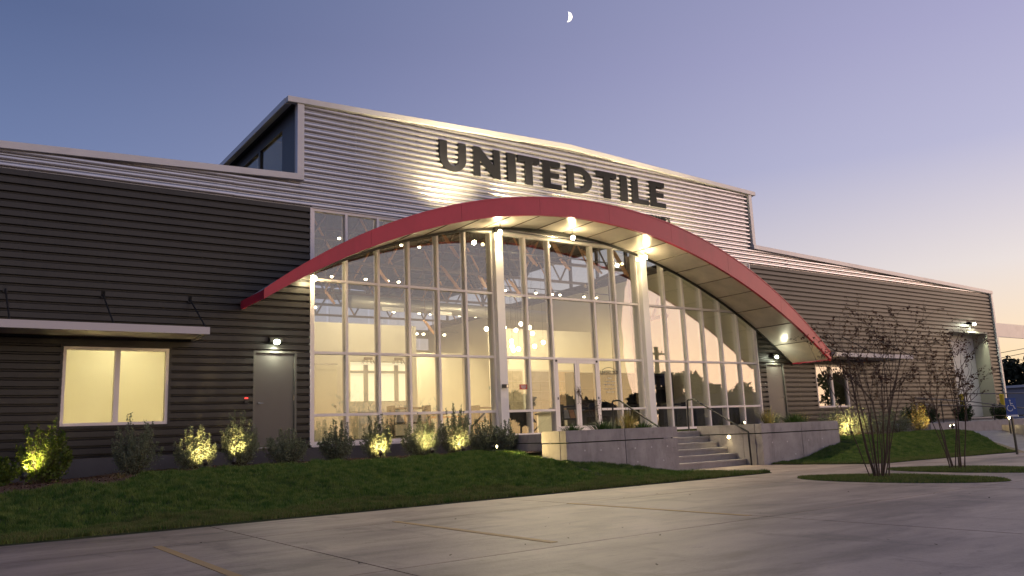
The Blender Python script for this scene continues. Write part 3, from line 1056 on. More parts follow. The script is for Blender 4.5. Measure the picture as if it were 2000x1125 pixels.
# white display room at left with two openings holding self-glowing mirrors
px0, px1, py0, pz = -.2, 4.43, 3.0, 3.38
ops = [(2.30, 3.10, 1.14, 2.30), (3.22, 4.10, 1.14, 2.30)]
mb = MB().box(px0, ops[0][0], py0, py0 + .12, .004, pz).box(ops[0][1], ops[1][0], py0, py0 + .12, .004, pz).box(ops[1][1], px1, py0, py0 + .12, .004, pz)
for o_ in ops:
    mb.box(o_[0], o_[1], py0, py0 + .12, .004, o_[2]).box(o_[0], o_[1], py0, py0 + .12, o_[3], pz)
mb.box(px1 - .12, px1, py0 + .12, 9.0, .004, pz).box(px0, px1, 9.0, 9.12, .004, pz)
obj('partition_wall', mb, B, m='iwall')
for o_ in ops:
    e = thing('glow_mirror', 'tall mirror with added glow above a vanity, %s of the pair seen through the glass' % ('left' if o_[0] < 3 else 'right'), 'mirror', ((o_[0] + o_[1]) / 2, py0 + .1, 1.14), 'mirrors in the display room')
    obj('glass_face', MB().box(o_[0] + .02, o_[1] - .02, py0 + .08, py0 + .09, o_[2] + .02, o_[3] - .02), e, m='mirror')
    mxx = o_[0] + (o_[1] - o_[0]) * .62
    obj('crossbar', MB().box(o_[0] + .02, o_[1] - .02, py0 + .03, py0 + .07, 1.96, 2.03).box(mxx - .06, mxx + .06, py0 + .02, py0 + .075, o_[2] + .02, 2.2), e, m='iwall2')
    c = thing('small_chandelier', 'little branching chandelier over the %s mirror' % ('left' if o_[0] < 3 else 'right'), 'chandelier', (mxx, py0 - .12, 2.35), 'chandeliers over the mirrors')
    q = MB().box(mxx - .12, mxx + .12, py0 - .16, py0 - .08, 2.34, 2.40)
    obj('canopy_plate', q, c, m='steel')
    q = MB()
    for k in range(9):
        an_ = k * 2 * math.pi / 9
        q.tube([(mxx, py0 - .12, 2.36), (mxx + .16 * math.cos(an_), py0 - .12 + .09 * math.sin(an_), 2.32), (mxx + .2 * math.cos(an_), py0 - .12 + .1 * math.sin(an_), 2.22)], .008, 4)
    obj('branches', q, c, m='steel')
    v = thing('vanity_cabinet', 'pale vanity cabinet below the %s glowing mirror' % ('left' if o_[0] < 3 else 'right'), 'cabinet', ((o_[0] + o_[1]) / 2, py0 - .3, 0), 'vanities in the display room')
    obj('carcass', MB().box(o_[0], o_[1], py0 - .5, py0 - .02, .1, .82), v, m='iwall')
    obj('counter_top', MB().box(o_[0] - .02, o_[1] + .02, py0 - .53, py0 - .02, .823, .87), v, m='white')
    obj('drawer', MB().box(o_[0] + .04, o_[1] - .04, py0 - .52, py0 - .501, .5, .78), v, m='white')
    obj('tap', MB().tube([(mxx, py0 - .12, .87), (mxx, py0 - .12, 1.02), (mxx, py0 - .24, 1.04), (mxx, py0 - .24, 1.0)], .012, 6), v, m='chrome')
sh = thing('shower_screen', 'greenish glass shower screen at the far left of the showroom', 'shower screen', (1.05, 2.2, 0))
obj('pane', MB().box(.75, 1.55, 2.2, 2.212, .02, 2.1), sh, m='glass_win')
obj('side_pane', MB().box(.74, .752, 2.215, 2.98, .02, 2.1), sh, m='glass_win')
obj('rail', MB().box(.73, 1.57, 2.19, 2.225, 2.1, 2.13), sh, m='chrome')
obj('door_knob', MB().sphere((1.48, 2.16, 1.0), .03), sh, m='chrome')

# roof trusses: bar joists across the monitor, braces in timber
for ti, ty in enumerate((2.2, 5.2, 8.2, 11.2, 14.2, 17.2, 20.2)):
    t = empty('roof_truss', (CX, ty, 6), B)
    obj('top_chord', MB().hexa([(-.2, ty - .06, 8.15), (8.2, ty - .06, 8.44), (8.2, ty + .06, 8.44), (-.2, ty + .06, 8.15), (-.2, ty - .06, 8.27), (8.2, ty - .06, 8.56), (8.2, ty + .06, 8.56), (-.2, ty + .06, 8.27)])
        .hexa([(8.2, ty - .06, 8.44), (16.5, ty - .06, 8.15), (16.5, ty + .06, 8.15), (8.2, ty + .06, 8.44), (8.2, ty - .06, 8.56), (16.5, ty - .06, 8.27), (16.5, ty + .06, 8.27), (8.2, ty + .06, 8.56)]), t, m='steel')
    obj('bottom_chord', MB().box(-.2, 16.5, ty - .05, ty + .05, 6.35, 6.45), t, m='steel')
    for k in range(16):
        xa_, xb_ = .0 + k * 1.02, .0 + (k + 1) * 1.02
        za_, zb2 = (6.45, 8.2) if k % 2 == 0 else (8.2, 6.45)
        obj('web', MB().tube([(xa_, ty, za_), (xb_, ty, zb2)], .045, 4), t, m='wood' if k % 3 == 0 else 'steel')
# timber knee braces (pairs of planks), each bolted to a drop rod
for (x0, y0, z0, x1, y1, z1) in [(5.49, 3.0, 6.32, 6.17, 3.3, 5.74), (5.63, 3.4, 5.39, 6.41, 3.7, 4.79), (3.7, 4.0, 5.27, 4.14, 4.3, 4.96), (7.44, 4.0, 5.33, 7.83, 4.3, 5.08),
                                 (8.68, 4.0, 5.28, 9.28, 4.3, 4.9), (8.59, 3.0, 6.2, 9.29, 3.3, 5.76), (2.18, 4.5, 4.55, 2.55, 4.8, 4.29), (6.42, 6.0, 4.03, 6.9, 6.3, 3.69),
                                 (9.86, 3.0, 6.51, 10.41, 3.3, 6.15), (10.61, 3.5, 6.08, 11.14, 3.8, 5.86), (11.18, 3.0, 6.38, 12.21, 3.3, 5.72), (12.28, 2.6, 6.37, 13.14, 2.9, 5.63)]:
    t = empty('timber_brace', (x0, y0, z0), B)
    for o_ in (-.07, .07):
        obj('plank', MB().tube([(x0, y0 + o_, z0 + o_ * .6), (x1, y1 + o_, z1 + o_ * .6)], .05, 4), t, m='wood')
    obj('drop_rod', MB().tube([(x0, y0, z0 + .05), (x0, y0, 8.2)], .02, 5), t, m='steel')
    obj('drop_rod', MB().tube([(x1, y1, z1 + .05), (x1, y1, 8.2)], .012, 5), t, m='steel')
for k, xx in enumerate((3.0, 6.0, 9.5, 13.0)):
    obj('purlin', MB().box(xx - .05, xx + .05, .3, YB - .3, 8.0, 8.12), B, m='steel')
# steel post and side braces at right
obj('interior_post', MB().box(13.35, 13.5, 2.9, 3.05, .004, 6.35), B, m='steel')
obj('interior_post', MB().box(15.1, 15.22, 6.0, 6.12, .004, 6.35), B, m='steel')
for (x0, z0, x1, z1) in ((11.2, 5.1, 12.4, 5.6), (13.5, 3.9, 15.2, 4.25), (14.4, 4.1, 15.0, 5.3)):
    obj('interior_brace', MB().tube([(x0, 3.0, z0), (x1, 3.0, z1)], .07, 4), B, m='steel')
# grey partition far back
obj('partition_wall', MB().box(5.6, 16.5, 20.0, 20.15, .004, 4.6), B, m='iwall')
obj('partition_wall', MB().box(11.0, 16.5, 9.0, 9.12, .004, 4.4), B, m='iwall')

d_ = thing('air_duct', 'long round spiral duct hung across the showroom', 'duct', (9, 9, 4.9))
obj('duct_run', MB().tube([(4.8, 8.6, 5.05), (14.5, 9.4, 5.05)], .24, 14), d_, m='duct', smooth=True)
obj('grille', MB().box(6.0, 6.9, 8.45, 8.55, 4.75, 4.9).box(8.2, 9.1, 8.65, 8.72, 4.75, 4.9), d_, m='trim')
for xx in (5.5, 8.5, 11.5):
    obj('hanger', MB().tube([(xx, 8.9, 5.2), (xx, 8.9, 6.36)], .012, 4), d_, m='steel')

# track rows at z 5.33 : (y, x list)
def scale_x(x6, y):
    return -7.35 + (x6 + 7.35) * (y + 18.685) / 24.685


tracks = [(1.15, [3.24, 5.52, 6.22]),
          (6.0, [2.99, 4.18, 4.99, 5.40, 9.81, 11.24, 12.03, 12.41, 13.63, 14.28]),
          (12.0, [2.42, 5.20, 6.18, 6.63, 7.80, 8.48, 9.81, 10.30]),
          (18.2, [6.07, 6.33, 7.16])]
nth = ['first', 'second', 'third', 'fourth', 'fifth', 'sixth', 'seventh', 'eighth', 'ninth', 'tenth']
rown = ['front', 'second', 'third', 'rearmost']
for r_i, (ty, xl) in enumerate(tracks):
    e = thing('light_track', 'thin black lighting track, %s of the four in the showroom' % rown[r_i], 'light track', (8, ty, 5.5), 'lighting tracks')
    obj('rail', MB().box(1.0, 15.2, ty - .018, ty + .018, 5.50, 5.53), e, m='black')
    for xx in (2.5, 8, 14):
        obj('hanger', MB().tube([(xx, ty, 5.53), (xx, ty, 6.4)], .006, 4), e, m='black')
    for k, x6 in enumerate(xl):
        xx = scale_x(x6, ty)
        h = thing('track_spotlight', 'small glowing track spotlight, %s from the left on the %s track' % (nth[k], rown[r_i]), 'spotlight', (xx, ty, 5.33), 'track spotlights in the showroom')
        obj('housing', MB().tube([(xx, ty, 5.49), (xx, ty, 5.44), (xx, ty - .01, 5.43), (xx, ty - .05, 5.345)], [.012, .012, .05, .055], 8), h, m='black')
        obj('lens', MB().sphere((xx, ty - .055, 5.335), .046 + .012 * r_i, 10, 6, (1, 1, .7)), h, m='bulb')
        lamp(h, 'SPOT', (xx, ty - .06, 5.25), 190, WARM2, .06, (xx + random.uniform(-2, 2), ty + 3.2, 1.0), 130, .8)

# pendant cluster
pend = [(8.71, 4.5, 3.71), (9.28, 4.3, 3.84), (9.27, 4.6, 3.66), (9.79, 4.5, 3.77), (9.84, 4.4, 3.54), (9.75, 4.6, 3.41), (8.99, 4.5, 3.25),
        (9.07, 4.6, 3.08), (9.98, 4.5, 3.10), (10.3, 4.4, 3.24), (8.91, 4.3, 2.91), (9.21, 4.4, 2.97), (7.96, 4.5, 3.64)]
pl = ['leftmost in the cluster', 'highest in the cluster', 'just under the highest globe', 'upper right of the cluster', 'right middle of the cluster', 'lower right middle of the cluster',
      'left centre of the cluster', 'below the left centre globe', 'low and right in the cluster', 'rightmost in the cluster', 'lowest in the cluster', 'low, beside the lowest globe', 'alone, left of the white column']
for (x, y, z), d in zip(pend, pl):
    h = thing('pendant_lamp', 'round glowing pendant globe, %s' % d, 'pendant lamp', (x, y, z), 'pendant globes in the showroom')
    obj('globe', MB().sphere((x, y, z), .075, 12, 8), h, m='bulb', smooth=True)
    obj('cord', MB().tube([(x, y, z + .07), (x, y, 6.36)], .004, 4), h, m='black')
    lamp(h, 'POINT', (x, y - .0, z - .13), 20, WARM2, .07)
# ceiling light in the office behind the blind
for (a, b, pw, lab) in ((wl0, wl1, 70, 'left'), (wr0, wr1, 3.0, 'right')):
    h = thing('office_light', 'ceiling light behind the %s blind' % lab, 'ceiling light', ((a + b) / 2, 1.0, 2.55), 'office ceiling lights')
    obj('diffuser', MB().box((a + b) / 2 - .5, (a + b) / 2 + .5, .8, 1.2, 2.53, 2.58), h, m='white')
    lamp(h, 'AREA', ((a + b) / 2, .8, 2.5), pw, (1, 1, .94), .9, ((a + b) / 2, 1.0, 0))

# showroom furniture seen low through the glass
racks = [(6.5, 2.2, 'dark tile display rack, nearest the left column'), (3.4, 1.6, 'dark tile display rack, nearest the mirrors'), (10.0, 2.6, 'dark tile display rack, just right of the doors'),
         (12.2, 2.0, 'dark tile display rack, left of two at the right'), (14.4, 2.2, 'dark tile display rack, right of two at the right')]
for x, y, lab in racks:
    e = thing('display_rack', lab, 'display rack', (x, y, 0), 'tile display racks')
    for sx in (-.55, .55):
        obj('upright', MB().box(x + sx - .03, x + sx + .03, y - .2, y + .2, .003, .95), e, m='navy')
    for z in (.1, .45, .85):
        obj('shelf', MB().box(x - .52, x + .52, y - .2, y + .2, z, z + .05), e, m='navy')
    for k in range(4):
        obj('sample_tile', MB().hexa([(x - .46 + k * .24, y - .17, .5), (x - .26 + k * .24, y - .17, .5), (x - .26 + k * .24, y - .14, .5), (x - .46 + k * .24, y - .14, .5), (x - .46 + k * .24, y - .08, .78), (x - .26 + k * .24, y - .08, .78), (x - .26 + k * .24, y - .05, .78), (x - .46 + k * .24, y - .05, .78)]), e, m=['iwall2', 'wood', 'white', 'duct'][k])
for k, (x0, x1, lab) in enumerate(((5.75, 7.1, 'left of the entrance doors'), (9.1, 10.6, 'right of the entrance doors'), (11.3, 13.6, 'behind the left part of the right bay'), (13.8, 16.2, 'behind the right part of the right bay'))):  # dark cabinets added so the bottom panes stay dark
    e = thing('added_low_cabinet', 'added dark low cabinet %s' % lab, 'cabinet', ((x0 + x1) / 2, .95, 0), 'added dark cabinets behind the glass')
    obj('carcass', MB().box(x0, x1, .7, 1.2, .06, .66), e, m='navy')
    obj('top', MB().box(x0 - .02, x1 + .02, .68, 1.22, .663, .70), e, m='steel')
    obj('plinth', MB().box(x0 + .03, x1 - .03, .74, 1.16, .003, .06), e, m='black')
    n_ = 3
    for j in range(n_):
        a_ = x0 + (x1 - x0) * j / n_
        obj('cabinet_door', MB().box(a_ + .02, a_ + (x1 - x0) / n_ - .02, .682, .699, .09, .63), e, m='navy')
for k, (x0, x1, lab) in enumerate(((11.2, 12.8, 'left'), (12.85, 14.5, 'middle'), (14.55, 16.2, 'right'))):  # tall shelves added to darken the lower interior behind the right bay
    e = thing('added_dark_shelf', 'added tall dark shelf, %s of three in the right bay' % lab, 'shelf', ((x0 + x1) / 2, 4.2, 0), 'added tall dark shelves')
    obj('back_panel', MB().box(x0, x1, 4.35, 4.4, .003, 2.15), e, m='navy')
    for xx in (x0, x1 - .05):
        obj('side_panel', MB().box(xx, xx + .05, 3.95, 4.35, .003, 2.15), e, m='navy')
    for z in (.05, .55, 1.05, 1.55, 2.1):
        obj('shelf', MB().box(x0 + .05, x1 - .05, 3.97, 4.35, z, z + .04), e, m='navy')
bc = [(.30, .22, .15), (.22, .25, .26), (.45, .40, .33), (.16, .13, .11), (.38, .33, .26), (.20, .18, .20), (.42, .30, .22)]
for k, (x0, y0, c_) in enumerate([(6.1, 19.9, 0), (7.5, 19.9, 1), (8.9, 19.9, 2), (10.3, 19.9, 3), (11.5, 8.9, 4), (12.9, 8.9, 5), (14.3, 8.9, 6)]):
    M['board%d' % k] = mat('tile_board_%d' % k, bc[c_], .3, var=.25, vscale=6)
    e = thing('tile_board', 'framed tile sample board on the showroom wall, %s from the left' % nth[k], 'sample board', (x0 + .5, y0, 1.0), 'sample boards on the showroom walls')
    obj('frame', MB().box(x0, x0 + 1.1, y0, y0 + .06, .9, 2.7), e, m='iwall2')
    for r_ in range(4):
        for c2_ in range(2):
            obj('tile', MB().box(x0 + .06 + c2_ * .5, x0 + .54 + c2_ * .5, y0 - .02, y0 - .001, .96 + r_ * .42, 1.36 + r_ * .42), e, m='board%d' % k)
for (tx, ty, lab) in ((7.0, 6.2, 'left of the pendant cluster'), (9.6, 7.0, 'below the pendant cluster')):
    e = thing('display_table', 'plain wooden showroom table %s' % lab, 'table', (tx, ty, 0), 'showroom tables')
    obj('table_top', MB().box(tx - .8, tx + .8, ty - .4, ty + .4, .72, .77), e, m='wood')
    for sx_ in (-.72, .72):
        for sy_ in (-.33, .33):
            obj('leg', MB().box(tx + sx_ - .03, tx + sx_ + .03, ty + sy_ - .03, ty + sy_ + .03, .003, .719), e, m='navy')
e = thing('reception_counter', 'long pale reception counter deep in the showroom', 'counter', (9, 12, 0))
obj('front_panel', MB().box(6.6, 10.6, 12, 12.6, .003, 1.0), e, m='iwall')
obj('counter_top', MB().box(6.5, 10.7, 11.9, 12.7, 1.003, 1.06), e, m='navy')
obj('picture', MB().box(11.45, 11.95, 8.93, 8.985, 2.95, 3.45), B, m='iwall2')

# ------------------------------------------------------------------ small things on the facade
e = thing('card_reader', 'black card reader with red light beside the left grey door', 'card reader', (-1.58, -.04, 1.02))
obj('case', MB().box(-1.62, -1.54, -.075, -.038, .98, 1.08), e, m='black')
obj('indicator', MB().box(-1.615, -1.545, -.08, -.038, 1.083, 1.11), e, m='redlamp')
e = thing('key_box', 'small black lock box on the left white column', 'lock box', (5.36, -.26, 1.3))
obj('case', MB().box(5.27, 5.45, -.30, -.242, 1.30, 1.40), e, m='black')
obj('plate', MB().box(5.385, 5.435, -.304, -.3005, 1.31, 1.39), e, m='chrome')
e = thing('red_notice', 'small red notice stuck on the glass left of the doors', 'notice', (6.19, .04, 1.34))
obj('sheet', MB().box(6.06, 6.32, .036, .041, 1.28, 1.42), e, m='sticker')
obj('print', MB().box(6.10, 6.28, .032, .0355, 1.37, 1.385).box(6.10, 6.28, .032, .0355, 1.34, 1.355).box(6.13, 6.25, .032, .0355, 1.31, 1.325), e, m='signwhite')


def text_mesh(s, size, ext, m, off=0.0, align='CENTER', space=1.0):
    c = bpy.data.curves.new('t', 'FONT')
    c.body = s; c.size = size; c.extrude = ext; c.offset = off; c.align_x = align; c.space_character = space
    c.resolution_u = 3
    o = bpy.data.objects.new('t', c)
    COL.objects.link(o)
    dg = bpy.context.evaluated_depsgraph_get()
    me = bpy.data.meshes.new_from_object(o.evaluated_get(dg))
    bpy.data.objects.remove(o)
    me.transform(Matrix.Rotation(R(90), 4, 'X'))
    me.materials.clear(); me.materials.append(M[m])
    return me


e = thing('window_decal', 'grey lettering and arch decal on the glass right of the doors', 'decal', (9.4, .04, 1.7))
obj('name_line', text_mesh('UNITED TILE', .125, .001, 'decal', .004), e, (9.42, .04, 1.75))
arc = [(9.40 + .26 * t, 1.855 + .085 * (1 - t * t)) for t in np.linspace(-1, 1.25, 16)]
obj('arch_line', MB().tube([(x + .02, .04, z) for x, z in arc], .006, 4), e, m='decal')
obj('underline', MB().box(9.11, 9.73, .038, .042, 1.715, 1.727), e, m='decal')
for k, (t_, z) in enumerate((('HOURS', 1.60), ('MON - FRI', 1.50), ('8:00 - 5:00', 1.40), ('SATURDAY', 1.28), ('CLOSED', 1.18))):
    q = MB()
    w = [.12, .22, .25, .20, .16][k]
    for j in range(int(w / .02)):
        if (j * 7 + k * 3) % 5:
            q.box(9.44 - w + j * .04, 9.44 - w + j * .04 + .022, .039, .041, z, z + .028)
    obj('fine_print', q, e, m='iwall2')

# ------------------------------------------------------------------ UNITED TILE letters
def stroke(poly):
    return poly


def letter_polys(ch, w, h=.86, t=.265, b=.165):
    """list of convex-ish outlines in (x,z), origin at lower left"""
    if ch == 'I':
        return [[(0, 0), (w, 0), (w, h), (0, h)]]
    if ch == 'T':
        c = w / 2
        return [[(c - t / 2, 0), (c + t / 2, 0), (c + t / 2, h - b), (c - t / 2, h - b)], [(0, h - b), (w, h - b), (w, h), (0, h)]]
    if ch == 'L':
        return [[(0, 0), (w, 0), (w, b), (t, b), (t, h), (0, h)]]
    if ch == 'E':
        return [[(0, 0), (w, 0), (w, b * .95), (t, b * .95), (t, h * .5 - b * .42), (w * .88, h * .5 - b * .42), (w * .88, h * .5 + b * .42), (t, h * .5 + b * .42), (t, h - b * .95), (w * .96, h - b * .95), (w * .96, h), (0, h)]]
    if ch == 'N':
        t2 = t * .80
        return [[(0, 0), (t2, 0), (t2, h * .56), (w - t2, 0), (w, 0), (w, h), (w - t2, h), (w - t2, h * .44), (t2, h), (0, h)]]
    if ch == 'U':
        o, i = [], []
        r = w / 2
        t2 = t * .92
        for k in range(13):
            a = math.pi + math.pi * k / 12
            o.append((r + r * math.cos(a), r * .92 + r * .92 * math.sin(a)))
        for k in range(13):
            a = 2 * math.pi - math.pi * k / 12
            i.append((r + (r - t2) * math.cos(a), r * .92 + (r * .92 - b) * math.sin(a)))
        return [[(0, h)] + o + [(w, h), (w - t2, h)] + i + [(t2, h)]]
    if ch == 'D':
        o, i = [], []
        for k in range(15):
            a = -math.pi / 2 + math.pi * k / 14
            o.append((w * .42 + w * .58 * math.cos(a), h / 2 + h / 2 * math.sin(a)))
        for k in range(15):
            a = math.pi / 2 - math.pi * k / 14
            i.append((w * .42 + (w * .58 - t) * math.cos(a), h / 2 + (h / 2 - b) * math.sin(a)))
        return [[(0, 0)] + o + [(0, h), (t, h - b)] + i[0:1] + i[1:] + [(t, b), (t, h - b), (0, h)]] if False else [
            [(0, 0), (t, 0), (t, h), (0, h)], [(t, 0)] + o + [(t, h), (t, h - b)] + i + [(t, b)]]


sign = thing('wall_sign', 'big dark block letters UNITED TILE on the silver gable wall', 'sign', (8, -.05, 7.3))
LET = [('U', 3.60, 4.51), ('N', 4.71, 5.66), ('I', 5.87, 6.20), ('T', 6.24, 7.09), ('E', 7.18, 7.91), ('D', 8.10, 9.14), ('T', 9.30, 10.18), ('I', 10.30, 10.62), ('L', 10.80, 11.56), ('E', 11.62, 12.36)]
for ch, a, b in LET:
    q = MB()
    for poly in letter_polys(ch, b - a - (.05 if ch != 'I' else .03)):
        q.prism([(a + u, 7.28 + v) for u, v in poly], -.095, -.004)
    o = obj('letter', q, sign, m='dark')
obj('small_letters', text_mesh('COMPANIES', .27, .012, 'dark', .004, 'RIGHT', 1.05), sign, (12.46, -.078, 6.79))

# ------------------------------------------------------------------ planters, steps, landing
PT, PBZ = .075, -1.0
WT = .20


def wall_panels(e, cuts, y, x_or_y='x', depth=WT, zt=PT, jointz=-.18):
    """concrete wall in panels: lower panel and cap course with a recessed joint between"""
    for a, b in zip(cuts, cuts[1:]):
        for z0, z1 in ((PBZ, jointz - .012), (jointz + .012, zt)):
            if x_or_y == 'x':
                obj('panel', MB().box(a + .010, b - .010, y, y + depth, z0, z1), e, m='conc')
            else:
                obj('panel', MB().box(y, y + depth, a + .007, b - .007, z0, z1), e, m='conc')


pl_ = thing('planter_wall', 'grey concrete planter left of the steps', 'planter', (5.2, -4, -.96), 'concrete planters beside the steps')
wall_panels(pl_, [3.5, 5.17, 6.81], -5.1)
wall_panels(pl_, [-4.892, -4.25], 3.507, 'y')
wall_panels(pl_, [-4.2, -2.5, -.12], 4.4, 'y', zt=.03)
wall_panels(pl_, [-4.892, -3.95, -3.05], 6.603, 'y')
obj('core', MB().box(3.75, 6.58, -4.87, -4.27, -1, .02).box(4.63, 6.58, -4.25, -.12, -1, .0), pl_, m='soil')
q = MB()
for (x, z) in ((4.0, -.35), (4.45, -.36), (4.95, -.35), (5.45, -.36), (5.95, -.36), (6.45, -.36), (5.5, -.66), (6.3, -.67)):
    q.tube([(x, -5.104, z), (x, -5.094, z)], .018, 8)
obj('tie_hole', q, pl_, m='trim')
pr_ = thing('planter_wall', 'grey concrete planter right of the steps', 'planter', (11.5, -4, -.96), 'concrete planters beside the steps')
wall_panels(pr_, [9.8, 11.44, 13.1], -5.1, zt=.06)
wall_panels(pr_, [-4.892, -4.5, -2.95], 9.807, 'y', zt=.06)
wall_panels(pr_, [-4.892, -3.6, -2.4], 12.893, 'y', zt=.06)
obj('core', MB().box(10.02, 12.88, -4.87, -.12, -1, .0), pr_, m='soil')
q = MB()
for (x, z) in ((10.2, -.42), (10.8, -.42), (11.7, -.42), (12.3, -.40), (12.3, -.62), (11.1, -.75)):
    q.tube([(x, -5.104, z), (x, -5.094, z)], .018, 8)
obj('tie_hole', q, pr_, m='trim')
st = thing('entrance_steps', 'six concrete steps between the two planters', 'steps', (8.3, -3.8, -.96))
for k in range(6):
    zt_ = -.055 - .151 * k
    yf = -3.05 - .30 * k
    obj('step', MB().box(6.815, 9.795, yf, (-2.75 - .30 * k) - .002, -1.0, zt_).box(6.815, 9.795, yf - .025, yf - .0005, zt_ - .045, zt_ - .001), st, m='conc2')
obj('landing', MB().box(6.815, 10.015, -2.748, -.13, -1.0, -.056), st, m='conc2')
# handrails
for x, lab in ((6.93, 'left'), (9.68, 'right')):
    e = thing('handrail', 'dark metal handrail down the %s side of the steps' % lab, 'handrail', (x, -3.5, -.9), 'handrails on the entrance steps')
    obj('rail', MB().tube([(x, -2.78, -.05), (x, -2.80, .76), (x, -2.83, .79), (x, -3.06, .79), (x, -4.78, -.13), (x, -4.80, -.17)], .023, 8), e, m='black')
    obj('post', MB().tube([(x, -4.79, -.16), (x, -4.80, -.96)], .023, 8), e, m='black')
e = thing('step_light', 'round step light in the right cheek wall', 'step light', (9.8, -4.04, -.25))
obj('lens', MB().sphere((9.80, -4.04, -.25), .042, 10, 6, (.5, 1, 1)), e, m='bulb_w')
lamp(e, 'SPOT', (9.74, -4.04, -.25), 5, WARM, .03, (9.2, -4.1, -1.0), 150)

# ------------------------------------------------------------------ ramp at the right
rp = thing('ramp', 'concrete access ramp with low curb beyond the mound', 'ramp', (20, -5, -.96))
A_, B_ = Vector((21.3, -4.0, -.36)), Vector((15.8, -8.6, -.93))
dn = (B_ - A_); dn.z = 0; dn.normalize()
nr = Vector((-dn.y, dn.x, 0))
if nr.x < 0: nr = -nr


def slab_between(a, b, off0, off1, dz0, dz1a, dz1b):
    p = []
    for dz in (None, 1):
        for q_, o_ in ((a, off0), (b, off0), (b, off1), (a, off1)):
            v = q_ + nr * o_
            z = -1.05 if dz is None else (q_.z + (dz1a if q_ is a else dz1b))
            p.append((v.x, v.y, z))
    return p


obj('curb', MB().hexa(slab_between(A_, B_, 0, .16, 0, 0, 0)), rp, m='conc')
obj('ramp_surface', MB().hexa(slab_between(A_, B_, .162, 1.5, 0, -.12, -.02)), rp, m='conc2')
C1, C2 = A_ + nr * 1.502, B_ + nr * 1.502
C1.z = -.30; C2.z = -.30
p = []
for z in (None, 1):
    for q_, o_ in ((C1, 0), (C2, 0), (C2, .2), (C1, .2)):
        v = q_ + nr * o_
        p.append((v.x, v.y, -1.05 if z is None else -.30))
obj('back_wall', MB().hexa(p), rp, m='conc')
obj('upper_landing', MB().box(21.4, 33.5, -3.2, -.1, -1.0, -.16), rp, m='conc2')
e = thing('ramp_railing', 'dark metal railings of the access ramp', 'railing', (24, -3, -.3))
rail = lambda pts, r=.022: obj('rail', MB().tube(pts, r, 6), e, m='black')
rail([(24.2, -3.1, .86), (34.0, -3.1, .86)])
rail([(20.6, -3.1, .74), (24.6, -3.15, .56), (28.6, -3.2, .26)])
rail([(20.6, -3.1, .50), (24.6, -3.15, .41), (30, -3.2, .22)])
for x in (24.2, 27.6, 31.0):
    obj('post', MB().tube([(x, -3.1, -.16), (x, -3.1, .86)], .022, 6), e, m='black')
for x, z in ((22.4, .66), (26.2, .46)):
    obj('post', MB().tube([(x, -3.15, -.9), (x, -3.15, z)], .022, 6), e, m='black')
q0, q1 = A_ + nr * 1.35, B_ + nr * 1.35
rail([(q0.x, q0.y, .02), (q1.x, q1.y, -.06)], .02)
for t in (.2, .45, .7, .95):
    v = q0.lerp(q1, t)
    obj('post', MB().tube([(v.x, v.y, v.z - .15), (v.x, v.y, .02 - .08 * t)], .02, 6), e, m='black')

for k, t in enumerate((.2, .45, .7)):
    v = q0.lerp(q1, t)
    lv = thing('rail_lamp', 'tiny glowing lamp under the ramp handrail, %s from the top' % nth[k], 'rail lamp', (v.x, v.y, -.06), 'lamps under the ramp handrail')
    obj('case', MB().box(v.x - .03, v.x + .03, v.y - .03, v.y + .03, -.045 - .08 * t, -.005 - .08 * t), lv, m='black')
    obj('lens', MB().sphere((v.x - .03, v.y - .03, -.06 - .08 * t), .035, 8, 5), lv, m='bulb_w')
    lamp(lv, 'POINT', (v.x - .08, v.y - .06, -.12 - .08 * t), 3, WARM, .03)

# accessible parking sign
sx, sy = 15.0, -8.75
e = thing('parking_sign', 'blue accessible parking sign on a black post', 'sign', (sx, sy, -.96))
obj('post', MB().box(sx - .025, sx + .025, sy - .02, sy + .02, -1.0, .12), e, m='black')
fd = Vector((-.55, -.83, 0)).normalized()
ux = Vector((-fd.y, fd.x, 0))
if ux.x < 0: ux = -ux


def plate(a0, a1, z0, z1, d, th=.006):
    c = Vector((sx, sy, 0)) + fd * d
    p = []
    for z in (z0, z1):
        for a, o_ in ((a0, th), (a1, th), (a1, 0), (a0, 0)):
            v = c + ux * a + fd * o_
            p.append((v.x, v.y, z))
    return p


pln = obj('plate', MB().hexa(plate(-.14, .14, .02, .44, .03)), e, m='blue')
obj('lower_plate', MB().hexa(plate(-.15, .15, -.03, .017, .03)), e, m='signwhite')


def spt(a, z, d=.039):
    v = Vector((sx, sy, 0)) + fd * d + ux * a
    return (v.x, v.y, z)


q = MB()
q.sphere(spt(-.02, .375), .022, 8, 6)
q.tube([spt(-.02, .35), spt(-.01, .25), spt(.05, .25), spt(.075, .17), spt(.10, .175)], .013, 5)
q.tube([spt(-.015, .30), spt(.045, .30)], .010, 5)
q.tube([spt(-.04 + .072 * math.cos(a), .185 + .072 * math.sin(a)) for a in np.linspace(R(105), R(350), 14)], .011, 5)
obj('wheelchair_symbol', q, e, m='signwhite')

for x, lab in ((28.62, 'left'), (32.22, 'right')):
    e = thing('bollard', 'yellow steel bollard %s of the loading door' % ('at the left' if lab == 'left' else 'at the right'), 'bollard', (x, -.8, -.16), 'yellow bollards by the loading door')
    obj('pipe', MB().tube([(x, -.8, -.16), (x, -.8, .93), (x, -.8, .97), (x, -.8, .985)], [.10, .10, .075, .02], 12), e, m='yellow', smooth=False)
    obj('base_collar', MB().tube([(x, -.8, -.16), (x, -.8, -.12)], .13, 12), e, m='black')


